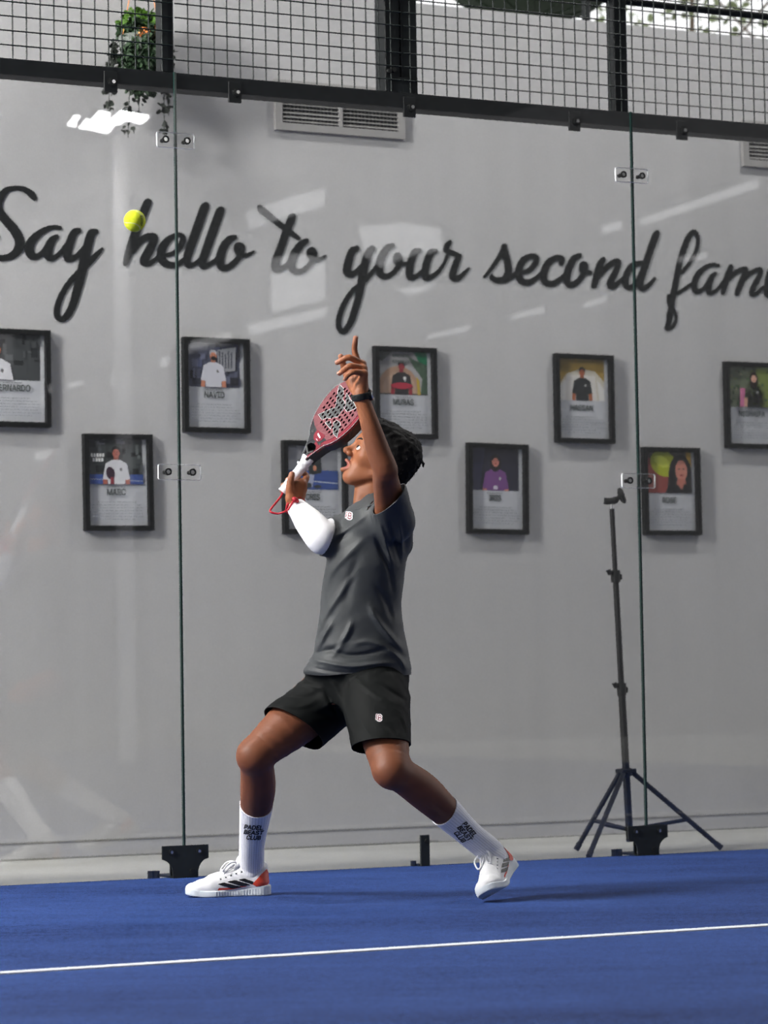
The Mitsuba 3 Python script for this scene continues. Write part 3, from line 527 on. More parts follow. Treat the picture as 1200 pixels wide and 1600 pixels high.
# ------------------------------------------------------------------ beyond the wall: rounded green canopy and thin trees
mat('m_canopy', (0.016, 0.030, 0.016), 0.7)
t = thing('garden_canopy', 'large dark green rounded canopy beyond the top of the wall', 'canopy')
cc = np.array([5.02, 6.0, 5.42]); u = np.linspace(0, 1, 40)
prof = [(1e-4, -.47)] + [(.66 * math.sin(a) ** .8, -.47 * math.cos(a)) for a in np.linspace(.12, np.pi / 2, 24)] + [(.64, .03), (.5, .16), (.2, .28), (1e-4, .3)]
cm = trimesh.creation.revolve(prof, sections=48); cm.apply_translation(cc); put(t + '__shell', cm, 'm_canopy', 40)
for a in np.arange(12) * np.pi / 6:
    put(t + '__rib', tube([cc + [.665 * math.sin(q) ** .8 * math.cos(a), .665 * math.sin(q) ** .8 * math.sin(a), -.474 * math.cos(q)] for q in np.linspace(.05, np.pi / 2, 12)], .006, 6), 'm_canopy', True)
put(t + '__pole', cyl([4.99, 5.3, -.26], [4.99, 5.3, 5.7], .028), 'm_steel', 40)
put(t + '__arm', cyl([4.99, 5.3, 5.7], cc + [0, 0, .3], .02), 'm_steel', 40)
mat('m_bark', (0.12, 0.09, 0.06), 0.9); mat('m_tree_leaf', (0.17, 0.21, 0.10), 0.6, two=True)
for i, (x, y, z, n, lab) in enumerate(((8.2, 9, 5.85, 50, 'thin tree with sparse leaves just right of the top right post'), (10.4, 11, 6.7, 55, 'thin tree with sparse leaves in the top right corner'))):
    t = thing('thin_tree', lab, 'tree')
    put(t + '__trunk', tube(smooth_path([[x, y, -.26], [x + .05, y, 2], [x - .05, y, 4], [x, y, z + .6]], 4), [*np.linspace(.06, .015, 13)], 8), 'm_bark', True)
    k = put(t + '__foliage', cat([leaf_cloud(n, [x + .1, y, z], [.35, .35, .28], .08, 50 + i), leaf_cloud(n, [x - .55, y + .2, z - .1], [.25, .3, .25], .08, 60 + i), leaf_cloud(n, [x + .6, y - .2, z + .2], [.22, .3, .3], .08, 70 + i)]), 'm_tree_leaf'); tag(k, kind='stuff')
    put(t + '__branch', cat([tube([[x, y, z - .5], [x + .6, y - .2, z + .2]], .012, 6), tube([[x, y, z - .6], [x - .55, y + .2, z]], .012, 6)]), 'm_bark')

# ------------------------------------------------------------------ lamps: two rows under the roof, and masts by the far half of the court
def lamp(name, c, size, aim, rad, lab, mast=None):
    t = thing(name, lab, 'lamp')
    d = np.asarray(aim, float) - c; d /= np.linalg.norm(d); a = np.cross(d, [0, 1, .01]); a /= np.linalg.norm(a); b = np.cross(d, a)
    M = frame_of(c, a, b, d)
    put(t + '__housing', moved(box(-size[0] / 2 - .02, size[0] / 2 + .02, -size[1] / 2 - .02, size[1] / 2 + .02, -.08, -.002, .01), M), 'm_steel')
    k = number(t + '__panel')
    scene[k] = {'type': 'rectangle', 'to_world': T(M.tolist()).scale([size[0] / 2, size[1] / 2, 1]), 'emitter': {'type': 'area', 'radiance': rgb(np.array([1.0, .985, .95]) * rad)}}
    if mast is not None: put(t + '__mast', tube(mast, .07, 14), 'm_white', 40)
lamp('flood_lamp', np.array([-6.2, -1.5, 4.5]), (1.7, 1.0), [.0, -1.2, 1.0], COURT_KEY, 'LED flood lamp on the left court mast', [[-6.6, -1.5, -.1], [-6.6, -1.5, 4.4], [-6.3, -1.5, 4.6]])
lamp('roof_lamp', np.array([-3.3, -.5, 7.2]), (.9, .45), [-.4, -.4, 1.0], ROOF_LEFT, 'LED lamp under the roof, above the left of the glass')
lamp('roof_lamp', np.array([4.6, -.5, 7.2]), (.9, .45), [2.2, .2, 1.0], ROOF_RIGHT, 'LED lamp under the roof, above the right of the glass')
# far court mast with four lamp heads: mirrored in the glass at the upper left
MP = on_y(197, 192, 15.8); MP[1] = -15.8
for i, (px, py) in enumerate(((133, 192), (152, 197), (172, 184), (205, 183))):
    c = on_y(px, py, 15.8 - .33 * i); c[1] *= -1
    lamp('mast_lamp', c, (.30, .20), [c[0] - .6, -13.6, 0], FAR_LAMPS, f'LED head {"first second third fourth".split()[i]} from the left on the far mast', None)
t = thing('lamp_mast', 'white lamp mast on the far half of the court', 'mast')
put(t + '__pole', tube([MP * [1, 1, 0] + [0, -.15, -.1], MP + [0, -.15, -.05]], .085, 16), 'm_white', 40)
put(t + '__arm', tube([MP + [-1.9, -.2, .05], MP + [.5, -.2, .05]], .04, 10), 'm_white', 40)
# ------------------------------------------------------------------ implicit surfaces -> meshes
def cone(P, a, b, ra, rb):
    """Distance to a round cone from a to b."""
    a = np.asarray(a, P.dtype); d = np.asarray(b, P.dtype) - a; q = P - a
    t = np.clip(q @ (d / max(float(d @ d), 1e-12)), 0, 1); q -= t[:, None] * d
    return np.sqrt(np.einsum('ij,ij->i', q, q)) - (np.float32(ra) + np.float32(rb - ra) * t)
def ellip(P, c, r, R=None):
    q = P - np.asarray(c, P.dtype)
    if R is not None: q = q @ R.astype(P.dtype)              # columns of R: the local axes
    r = np.asarray(r, P.dtype); q = q / r; k0 = np.sqrt(np.einsum('ij,ij->i', q, q)); q = q / r; k1 = np.sqrt(np.einsum('ij,ij->i', q, q))
    return np.where(k0 < 1e-6, -r.min(), k0 * (k0 - 1) / np.maximum(k1, 1e-9))
def su(a, b, k):
    h = np.clip(0.5 + 0.5 * (b - a) / k, 0, 1); return b + (a - b) * h - k * h * (1 - h)
def sd(a, b, k):                             # a minus b
    return -su(-a, b, k)
def join(ds, k):
    o = ds[0]
    for d in ds[1:]: o = su(o, d, k)
    return o
def chain(P, pts, rad, k=0, n=3):
    """A bending limb: round cones along a smooth curve through the joints."""
    q = smooth_path(np.c_[np.array(pts), rad], n) if len(pts) > 2 else np.c_[np.array(pts), rad]
    d = cone(P, q[0, :3], q[1, :3], q[0, 3], q[1, 3])
    for i in range(1, len(q) - 1): d = np.minimum(d, cone(P, q[i, :3], q[i + 1, :3], q[i, 3], q[i + 1, 3]))
    return d

def isosurface(fn, lo, hi, h, coarse=6):
    lo = np.asarray(lo, float); n = np.ceil((np.asarray(hi) - lo) / (h * coarse)).astype(int); N_ = n * coarse
    H = h * coarse
    g = np.stack(np.meshgrid(*[np.arange(k) for k in n], indexing='ij'), -1).reshape(-1, 3)
    c = fn((lo + (g + .5) * H).astype(np.float32))
    V = np.repeat(np.repeat(np.repeat(np.where(c < 0, -1, 1).astype(np.float32).reshape(n), coarse, 0), coarse, 1), coarse, 2)
    near = g[np.abs(c) < H * 1.15]
    off = np.stack(np.meshgrid(*[np.arange(coarse)] * 3, indexing='ij'), -1).reshape(-1, 3)
    for s in range(0, len(near), 4000):
        idx = (near[s:s + 4000, None] * coarse + off[None]).reshape(-1, 3)
        V[idx[:, 0], idx[:, 1], idx[:, 2]] = fn((lo + (idx + .5) * h).astype(np.float32))
    ins = V < 0
    # active cells
    S = np.zeros(tuple(N_ - 1), np.uint8)
    for d in np.ndindex(2, 2, 2):
        S += ins[d[0]:N_[0] - 1 + d[0], d[1]:N_[1] - 1 + d[1], d[2]:N_[2] - 1 + d[2]]
    cells = np.argwhere((S > 0) & (S < 8)); ID = np.full(tuple(N_ - 1), -1, np.int32); ID[tuple(cells.T)] = np.arange(len(cells))
    acc, cnt = np.zeros((len(cells), 3)), np.zeros(len(cells))
    corner = {d: V[tuple((cells + d).T)] for d in np.ndindex(2, 2, 2)}
    for a in range(3):
        for d in np.ndindex(2, 2, 2):
            if d[a]: continue
            e = list(d); e[a] = 1; v0, v1 = corner[d], corner[tuple(e)]
            m = (v0 < 0) != (v1 < 0); t = np.where(m, v0 / np.where(m, v0 - v1, 1), 0)
            p = np.tile(np.array(d, float), (len(cells), 1)); p[:, a] += t
            acc[m] += p[m]; cnt[m] += 1
    verts = lo + (cells + acc / cnt[:, None] + .5) * h
    F = []
    for a in range(3):
        b, c2 = (a + 1) % 3, (a + 2) % 3
        sl0 = [slice(None)] * 3; sl1 = [slice(None)] * 3; sl0[a] = slice(0, -1); sl1[a] = slice(1, None)
        E = np.argwhere(ins[tuple(sl0)] != ins[tuple(sl1)])
        E = E[(E[:, b] > 0) & (E[:, c2] > 0) & (E[:, b] < N_[b] - 1) & (E[:, c2] < N_[c2] - 1)]
        eb, ec = np.zeros(3, int), np.zeros(3, int); eb[b] = 1; ec[c2] = 1
        q = np.stack([ID[tuple((E - eb - ec).T)], ID[tuple((E - ec).T)], ID[tuple(E.T)], ID[tuple((E - eb).T)]], 1)
        fl = ~ins[tuple(E.T)]
        q[fl] = q[fl][:, ::-1]
        F.append(q)
    q = np.vstack(F); q = q[(q >= 0).all(1)]
    return trimesh.Trimesh(verts, np.vstack([q[:, [0, 1, 2]], q[:, [0, 2, 3]]]), process=False)
def grad(fn, P, e=.0015):
    g = np.stack([fn(P + d) - fn(P - d) for d in np.eye(3) * e], 1); return g / (np.linalg.norm(g, axis=1, keepdims=True) + 1e-12)
def cut(mesh, f):
    """Keeps where f >= 0, with a clean border along f = 0."""
    v, F = np.asarray(mesh.vertices), np.asarray(mesh.faces); s = f >= 0
    k = s[F].sum(1); keep = [F[k == 3]]; nv, edge = [], {}
    def mid(i, j):
        key = (min(i, j), max(i, j))
        if key not in edge:
            t = f[i] / (f[i] - f[j]); edge[key] = len(v) + len(nv); nv.append(v[i] + (v[j] - v[i]) * t)
        return edge[key]
    ex = []
    for tri in F[(k == 1) | (k == 2)]:
        r = s[tri]
        if r.sum() == 1:
            i = int(np.argmax(r)); a, b, c = tri[i], tri[(i + 1) % 3], tri[(i + 2) % 3]
            ex.append([a, mid(a, b), mid(a, c)])
        else:
            i = int(np.argmin(r)); a, b, c = tri[i], tri[(i + 1) % 3], tri[(i + 2) % 3]
            p, q = mid(a, b), mid(a, c); ex += [[p, b, c], [p, c, q]]
    if ex: keep.append(np.array(ex))
    m = trimesh.Trimesh(np.vstack([v, nv]) if nv else v, np.vstack(keep), process=False); m.remove_unreferenced_vertices(); return m
def biggest(mesh):
    c = mesh.split(only_watertight=False); return max(c, key=lambda x: len(x.faces))
def shell(mesh, th, fn=None):
    """Gives a cut cloth surface a thickness and a rolled border."""
    m = mesh; n = np.array(trimesh.Trimesh(m.vertices, m.faces, process=False).vertex_normals)
    v = np.asarray(m.vertices); F = np.asarray(m.faces); k = len(v)
    e = np.sort(np.vstack([F[:, [0, 1]], F[:, [1, 2]], F[:, [2, 0]]]), 1); d = np.vstack([F[:, [0, 1]], F[:, [1, 2]], F[:, [2, 0]]])
    _, inv, cn = np.unique(e, axis=0, return_inverse=True, return_counts=True); b = d[cn[inv.ravel()] == 1]
    side = np.vstack([np.c_[b[:, 1], b[:, 0], b[:, 0] + k], np.c_[b[:, 1], b[:, 0] + k, b[:, 1] + k]])
    return trimesh.Trimesh(np.vstack([v, v - n * th]), np.vstack([F, F[:, ::-1] + k, side]), process=False)
def project(mesh2d, origin, ex, ey, view, fn, lift, back=.35):
    """Lays a flat drawing (xy) on the surface fn = 0: printed along the direction view."""
    v = np.asarray(mesh2d.vertices)
    P = origin + v[:, :1] * ex + v[:, 1:2] * ey - view * back; t = np.zeros(len(P)); ok = np.ones(len(P), bool)
    for _ in range(34):
        d = fn(P + t[:, None] * view); t += np.clip(d, -.02, .06) * .9
    Q = P + t[:, None] * view; g = grad(fn, Q)
    hit = np.abs(fn(Q)) < .002; F = np.asarray(mesh2d.faces); F = F[hit[F].all(1) & ((g @ view)[F] < -.12).all(1)]
    m = trimesh.Trimesh(Q + g * lift, F, process=False); m.remove_unreferenced_vertices(); return m
def fine(poly, step):
    """Triangulated polygon, split until its edges are shorter than step."""
    m = flat(poly.segmentize(step))
    v, f = trimesh.remesh.subdivide_to_size(m.vertices, m.faces, step * 1.6, max_iter=8); return trimesh.Trimesh(v, f, process=False)

# ------------------------------------------------------------------ the player: joints measured in the photograph (pixel, pixel, distance)
J = dict(
 pelvis=at(562, 1072, 9.38), hipL=at(588, 1080, 9.30), hipR=at(530, 1068, 9.45),
 kneeR=at(398, 1180, 9.30), ankR=at(391, 1358, 9.50), kneeL=at(611, 1203, 9.06), ankL=at(755, 1347, 9.27),
 neck=at(584, 788, 9.39), shL=at(612, 806, 9.23), elL=at(600, 733, 9.01), wrL=at(564, 618, 8.99),
 shR=at(557, 827, 9.50), elR=at(504, 841, 9.31), wrR=at(461, 790, 9.46))
TO = -FW                                             # toward the camera

# rear shoe: up on its toes, turned to the camera; the ankle follows from it
def on_floor(px, py):
    d = FW + RT * ((px - 600) / FOC) - UP * ((py - 800) / FOC); return CAM + d * (-CAM[2] / d[2])
h0, t0 = on_floor(421, 1398), on_floor(292, 1402)
xf = t0 - h0; xf[2] = 0; xf /= np.linalg.norm(xf)
J['ankR'] = h0 + xf * .060 + np.array([0, 0, .098])
SHOE_X = -.29 * RT - .275 * UP + .92 * TO; SHOE_X /= np.linalg.norm(SHOE_X)
SHOE_Z = -.56 * RT + .72 * UP + .20 * TO; SHOE_Z = SHOE_Z - SHOE_X * (SHOE_Z @ SHOE_X); SHOE_Z /= np.linalg.norm(SHOE_Z)
SHOE_O = on_floor(769, 1410) - SHOE_X * .250 + np.array([0, 0, .012])
J['ankL'] = SHOE_O + SHOE_X * .062 + SHOE_Z * .098
axLL = J['ankL'] - J['kneeL']; axLL /= np.linalg.norm(axLL)
# ---- head, in its own frame: x forward (face), y to the person's left, z up
HC = at(592, 716, 9.38)
_px = -RT * math.cos(math.radians(25)) + UP * math.sin(math.radians(25)); _px = _px * math.cos(math.radians(9)) + TO * math.sin(math.radians(9))
_py = TO - _px * (TO @ _px); _py /= np.linalg.norm(_py); _px /= np.linalg.norm(_px); _pz = np.cross(_px, _py)
HR = np.stack([_px, _py, _pz], 1)
def hp(x, y, z): return HC + HR @ np.array([x, y, z])
def head_sdf(P):
    q = (P - HC.astype(P.dtype)) @ HR.astype(P.dtype); y = q[:, 1]; qa = q.copy(); qa[:, 1] = np.abs(y)
    S = lambda c, r, R=None: ellip(qa, c, r, R)
    d = ellip(q, (-.006, 0, .030), (.093, .074, .083))                     # cranium
    d = su(d, ellip(q, (.040, 0, .002), (.046, .058, .062)), .03)           # mid face
    d = su(d, cone(qa, (-.012, .056, -.048), (.052, .022, -.094), .017, .017), .035)     # jaw line
    d = su(d, ellip(q, (.060, 0, -.096), (.024, .025, .022)), .022)         # chin
    d = su(d, ellip(q, (.040, 0, -.060), (.042, .044, .045)), .02)          # mouth barrel
    d = su(d, cone(qa, (.072, .012, .021), (.061, .040, .023), .012, .012), .018)         # brow
    d = su(d, cone(qa, (.050, .046, -.019), (.015, .063, -.018), .014, .012), .025)       # cheekbone
    d = sd(d, ellip(qa, (.094, .033, .003), (.022, .019, .012)), .014)      # eye sockets
    d = su(d, cone(q, (.083, 0, .010), (.104, 0, -.018), .0075, .0105), .011)              # nose bridge
    d = su(d, ellip(q, (.106, 0, -.0215), (.0125, .0115, .0105)), .007)     # tip
    d = su(d, ellip(qa, (.093, .0125, -.0265), (.0125, .0075, .0085)), .005)# wings
    d = sd(d, ellip(qa, (.1015, .0068, -.0335), (.0062, .0038, .0052)), .003)            # nostrils
    d = su(d, cone(qa, (.093, 0, -.050), (.079, .021, -.059), .0066, .0045), .005)         # upper lip
    d = su(d, cone(qa, (.0925, 0, -.0835), (.078, .019, -.069), .0075, .0045), .006)         # lower lip
    d = sd(d, ellip(q, (.094, 0, -.0628), (.030, .016, .0075)), .004)       # open mouth
    lid = ellip(qa, (.0735, .033, .002), (.0145, .0165, .0145))             # lids round the eyeball, with a slit
    slit = ellip(qa, (.092, .035, .0022), (.022, .0150, .0082))
    d = su(d, sd(lid, slit, .002), .003); d = sd(d, slit, .002)
    e = ellip(qa, (-.008, .078, -.006), (.017, .009, .031)); e = sd(e, ellip(qa, (-.004, .088, -.002), (.010, .009, .020)), .004)
    return su(d, e, .006)
# ---- torso: stacked ellipses measured from the shirt outline; world Z as the parameter
def row(py, l, r, dep, b):
    c = at((l + r) / 2, py, dep); return [c[2], c[0], c[1], (r - l) / 2 / FOC * dep, b]
ROWS = [row(1100, 486, 642, 9.38, .125), row(1066, 484, 644, 9.38, .130), row(1047, 473, 643, 9.38, .134), row(1034, 481, 641, 9.38, .132), row(1020, 488, 638, 9.38, .130), row(985, 496, 631, 9.38, .125), row(945, 500.5, 627, 9.38, .122), row(907, 505, 631, 9.38, .128),
        row(880, 510, 635, 9.38, .135), row(853, 514, 640, 9.385, .140), row(830, 520, 642, 9.39, .135), row(810, 530, 643, 9.39, .118), row(795, 545, 636, 9.39, .10), row(782, 560, 625, 9.39, .07)]
from scipy.interpolate import PchipInterpolator
ROWS = np.array(sorted(ROWS)); ROWI = PchipInterpolator(ROWS[:, 0], ROWS[:, 1:])
def torso_sdf(P, grow=0.0):
    z = np.clip(P[:, 2], ROWS[0, 0], ROWS[-1, 0])
    cx, cy, a, b = ROWI(z).T
    a, b = a + grow, b + grow
    dx = (P[:, 0] - cx) * RT[0] + (P[:, 1] - cy) * RT[1]; dy = (P[:, 0] - cx) * FW[0] + (P[:, 1] - cy) * FW[1]
    nrm = math.hypot(RT[0], RT[1]); dx, dy = dx / nrm, dy / math.hypot(FW[0], FW[1])
    k = (np.abs(dx / a) ** 2.25 + np.abs(dy / b) ** 2.25) ** (1 / 2.25)
    d = (k - 1) * np.minimum(a, b) * .95
    return np.maximum(d, np.maximum(P[:, 2] - ROWS[-1, 0], ROWS[0, 0] - P[:, 2]) - .0)
# ---- hands
LH = dict(
 index=[(559.5, 567, 9.035), (554.2, 549, 9.035), (554.6, 538, 9.03), (555.6, 528, 9.028)],
 middle=[(566, 569, 9.015), (546, 558.5, 8.995), (534, 563, 9.0), (527, 566.5, 9.005)],
 ring=[(568, 576, 8.99), (548, 571.5, 8.968), (538, 577.5, 8.975), (530.5, 583.5, 8.985)],
 pinky=[(569, 583.5, 8.965), (552.5, 581, 8.945), (543, 586.5, 8.95), (540, 592, 8.965)],
 thumb=[(553, 606, 9.02), (543, 588, 9.055), (536.5, 570, 9.06), (532.5, 557, 9.05)])
LH = {k: [at(*p) for p in v] for k, v in LH.items()}
LR = dict(index=[.0110, .0095, .0088, .0078], middle=[.0115, .0098, .0090, .0080], ring=[.0112, .0094, .0086, .0076], pinky=[.0108, .0088, .0080, .0070], thumb=[.0155, .0125, .0105, .0088])
def lhand_sdf(P):
    palm = join([cone(P, J['wrL'], LH[f][0], w, w2) for f, w, w2 in (('index', .019, .0135), ('middle', .019, .0135), ('ring', .019, .013), ('pinky', .019, .0125))], .012)
    palm = su(palm, cone(P, at(556, 608, 9.01), at(548, 584, 9.03), .018, .014), .012)
    th = chain(P, LH['thumb'], LR['thumb'], .006)
    d = su(palm, th, .008)
    for f in ('index', 'middle', 'ring', 'pinky'): d = su(d, chain(P, LH[f], LR[f], .004), .005)
    return d
RH = dict(
 thumb=[(455, 779, 9.555), (453, 762, 9.548), (454.5, 748.5, 9.548), (456.2, 741, 9.551)],
 index=[(472, 757, 9.575), (479, 745, 9.60), (471, 737.5, 9.635), (459, 741.5, 9.628)],
 middle=[(473, 764, 9.60), (469, 751, 9.645), (457, 748, 9.648), (449.5, 749.5, 9.622)],
 ring=[(471, 771, 9.615), (461, 761, 9.655), (449, 756, 9.648), (442.5, 758, 9.618)],
 pinky=[(466, 777, 9.615), (453, 770, 9.645), (444.5, 766, 9.635), (440.5, 767, 9.61)])
RH = {k: [at(x_, y_, d_ - .11) for x_, y_, d_ in v] for k, v in RH.items()}
RR = dict(thumb=[.0165, .0130, .0112, .0100], index=[.0125, .0105, .0095, .0085], middle=[.0125, .0105, .0095, .0085], ring=[.012, .0100, .009, .0082], pinky=[.0115, .0095, .0085, .0078])
def rhand_sdf(P):
    d = join([cone(P, J['wrR'], RH[f][0], .020, .0145) for f in ('index', 'middle', 'ring', 'pinky')] + [cone(P, J['wrR'], at(469, 763, 9.475), .021, .019), cone(P, RH['index'][0], at(462, 757, 9.46), .014, .013), cone(P, J['wrR'], RH['thumb'][0], .020, .0165), cone(P, RH['thumb'][0], at(466, 757, 9.455), .016, .011)], .012)
    d = su(d, chain(P, RH['thumb'], RR['thumb'], .006), .007)
    for f in ('index', 'middle', 'ring', 'pinky'): d = su(d, chain(P, RH[f], RR[f], .004), .005)
    return d
def near(P, fn, c, r, m=.07):
    """fn where P is close to the ball (c, r) that holds the whole part; elsewhere the distance to that ball."""
    q = P - np.asarray(c, P.dtype); d = np.sqrt(np.einsum('ij,ij->i', q, q)) - np.float32(r); k = d < m
    if k.any(): d[k] = fn(P[k])
    return d
def ball(pts, pad):
    p = np.array(pts); c = (p.min(0) + p.max(0)) / 2; return c, np.linalg.norm(p - c, axis=1).max() + pad
def lerp(a, b, t): return a + (b - a) * t
def leg_sdf(P, hip, knee, ank, s, w=1.0):
    """s: which way the calf lies (a direction away from the shin)."""
    d = chain(P, [hip, lerp(hip, knee, .5), lerp(hip, knee, .85), knee], [.090 * w, .083 * w, .063 + .002 * w, .055])
    calf = [knee, lerp(knee, ank, .13) + s * .010, lerp(knee, ank, .30) + s * .014, lerp(knee, ank, .52) + s * .008, lerp(knee, ank, .78), ank]
    d2 = chain(P, calf, [.053, .0545, .0575, .049, .0385, .0365])
    patella = cone(P, knee - s * .018 + (hip - knee) / np.linalg.norm(hip - knee) * .012, knee - s * .018 + (ank - knee) / np.linalg.norm(ank - knee) * .018, .033, .028)
    return su(su(d, d2, .02), patella, .025)
sR = (RT * .9 + TO * -.2); sR /= np.linalg.norm(sR)               # calf of the front leg lies behind it
sL = (RT * .55 + UP * .62 - TO * .45); sL /= np.linalg.norm(sL)   # rear leg: calf up and away
def arm_l(P):
    s, e, w = J['shL'], J['elL'], J['wrL']
    return chain(P, [s, lerp(s, e, .5), lerp(s, e, .85), e + RT * .004, lerp(e, w, .2), lerp(e, w, .5), lerp(e, w, .8), w], [.052, .045, .040, .0385, .0375, .032, .026, .0245])
def arm_r(P):
    s, e, w = J['shR'], J['elR'], J['wrR']
    return chain(P, [s, lerp(s, e, .5), lerp(s, e, .85), e, lerp(e, w, .2), lerp(e, w, .5), lerp(e, w, .8), w], [.048, .048, .047, .046, .046, .040, .031, .027])
def foot_core(P):
    return np.minimum(cone(P, J['ankR'], J['ankR'] - UP * .035, .034, .026), cone(P, J['ankL'], J['ankL'] + SHOE_X * .03 - SHOE_Z * .04, .034, .026))
def neck_sdf(P):
    return join([cone(P, at(588, 800, 9.39), at(586, 770, 9.39), .068, .058), cone(P, at(586, 770, 9.39), hp(-.022, 0, -.035), .058, .056), cone(P, at(562, 790, 9.36), hp(.012, 0, -.088), .022, .022)], .02)
B_HEAD = (HC, .16); B_RH = ball([J['wrR']] + [q for v in RH.values() for q in v], .025); B_LH = ball([J['wrL']] + [q for v in LH.values() for q in v], .025)
B_AR = ball([J['shR'], J['elR'], J['wrR']], .062); B_AL = ball([J['shL'], J['elL'], J['wrL']], .062)
B_LR = ball([J['hipR'], J['kneeR'], J['ankR']], .095); B_LL = ball([J['hipL'], J['kneeL'], J['ankL']], .095)
def body_sdf(P):
    d = su(torso_sdf(P, -.022), neck_sdf(P), .03)
    d = su(d, near(P, head_sdf, *B_HEAD), .012)
    R = su(near(P, arm_r, *B_AR), near(P, rhand_sdf, *B_RH), .010)
    L = su(near(P, arm_l, *B_AL), near(P, lhand_sdf, *B_LH), .010)
    d = su(d, su(R, cone(P, J['shR'], at(586, 822, 9.40), .046, .070), .02), .02)
    d = su(d, su(L, cone(P, J['shL'], at(592, 820, 9.36), .056, .075), .02), .012)
    lr = su(near(P, lambda q: leg_sdf(q, J['hipR'], J['kneeR'], J['ankR'], sR), *B_LR), near(P, lambda q: leg_sdf(q, J['hipL'], J['kneeL'], J['ankL'], sL, .93), *B_LL), .01)
    d = su(d, lr, .03)
    return su(d, foot_core(P), .02)
allj = np.array(list(J.values()) + [p for v in list(LH.values()) + list(RH.values()) for p in v] + [hp(-.12, 0, .12), hp(.12, 0, -.12)])
LO, HI = allj.min(0) - .16, allj.max(0) + .16
LO[2] = .02
body = isosurface(body_sdf, LO, HI, .003)
body = biggest(body)
# ------------------------------------------------------------------ skin, hair, face
def near_bump(x, c, w): return np.exp(-((x - c) / w) ** 2)
mat('m_skin', {'type': 'mesh_attribute', 'name': 'vertex_color'}, 0.5, spec=0.3)
SKIN, LIP, PALM = np.array([.165, .057, .027]), np.array([.30, .090, .072]), np.array([.46, .20, .125])
v = np.asarray(body.vertices); q = (v - HC) @ HR
col = np.tile(SKIN, (len(v), 1)) * (0.90 + .20 * meshkit.fbm(v * 28, 3, 4))[:, None]
FACE, SHIN = np.array([.31, .112, .049]), np.array([.105, .041, .023])
w = np.clip(1.5 - np.linalg.norm(q / [.125, .10, .14], axis=1), 0, 1)[:, None]; w = np.maximum(w, np.clip(1.3 - np.min([np.linalg.norm(v - c_, axis=1) for c_ in (J['wrL'], J['wrR'], LH['ring'][1], RH['ring'][1])], 0) / .10, 0, .8)[:, None]); col = col * (1 - w) + FACE * w * (col / SKIN)
z_ = np.clip((at(600, 1235, 9.3)[2] - v[:, 2]) / .10, 0, 1)[:, None]; col = col * (1 - z_ + z_ * SHIN / SKIN)     # sun-darkened lower legs
lip = np.clip(1.25 - np.linalg.norm((q - [.088, 0, -.0635]) / [.016, .023, .0175], axis=1), 0, .4)[:, None] * 2.4
col = col * (1 - np.clip(lip, 0, 1)) + LIP * np.clip(lip, 0, 1)
for tip, r in [(LH[k][-1], .016) for k in LH] + [(RH[k][-1], .016) for k in RH]:
    w = np.clip(1.2 - np.linalg.norm(v - tip, axis=1) / r, 0, .7)[:, None]; col = col * (1 - w) + PALM * w
pw = np.clip(.5 - (q[:, 0] - .03) * 0, 0, 0)[:, None]
person = thing('person', 'player in a grey shirt and black shorts, reaching up at the ball with a racket', 'person')
put('person__body', body, 'm_skin', True, color=col)
labels['person__body'] = {'label': 'bare brown skin of head, arms and legs'}
mat('m_eye', (.80, .78, .75), .15, spec=.6, clearcoat=.6); mat('m_iris', (.012, .007, .005), .12, spec=.6); mat('m_hair', (.0050, .0046, .0045), .65, spec=.15, two=True); mat('m_teeth', (.80, .76, .68), .3); mat('m_nail', (.36, .17, .125), .35, spec=.5)
BALL_AT = at(210.5, 345, 8.86)
for s in (-1, 1):
    c = hp(.0735, .033 * s, .002)
    e = put('person__eye', trimesh.creation.icosphere(3, .0127).apply_translation(c), 'm_eye', True)
    g = BALL_AT - c; g /= np.linalg.norm(g)
    m = trimesh.creation.icosphere(4, .0129); m.vertices = m.vertices + c; m = cut(m, (m.vertices - c) @ g - .0112)
    put(e + '__iris', m, 'm_iris', True)
    b = [hp(.0890, .010 * s, .0235), hp(.0875, .020 * s, .0290), hp(.0815, .033 * s, .0320), hp(.0695, .048 * s, .0285)]
    m = tube(smooth_path(b, 5), [.0034, *[.0044] * 12, .0036, .0026, .0014], 8)
    put('person__eyebrow', m, 'm_hair', True)
put('person__teeth', biggest(isosurface(lambda P: ellip((P - HC) @ HR, (.0770, 0, -.0755), (.0105, .015, .0045)), hp(.075, 0, -.075) - .03, hp(.075, 0, -.075) + .03, .0015, 4)), 'm_teeth', True)
def nail(p0, p1, out, w=.0048, l=.0085):
    x = (p1 - p0) / np.linalg.norm(p1 - p0); z = out - x * (out @ x); z /= np.linalg.norm(z); y = np.cross(z, x)
    m = trimesh.creation.icosphere(2, 1.0); m.apply_scale([l * .62, w, .0019]); return moved(m, frame_of(p1 + x * .001 + z * .0068, x, y, z))
for k in ('middle', 'ring', 'pinky', 'index'):
    put('person__fingernail', nail(LH[k][2], LH[k][3], {'index': RT * 1.0, 'pinky': TO - RT * .6}.get(k, TO * .9 - RT * .25 + UP * .5)), 'm_nail', True)
put('person__fingernail', nail(RH['thumb'][2], RH['thumb'][3], TO * .8 + UP * .5 - RT * .4, .0058, .010), 'm_nail', True)
put('person__fingernail', nail(RH['ring'][2], RH['ring'][3], -RT + TO * .3), 'm_nail', True)

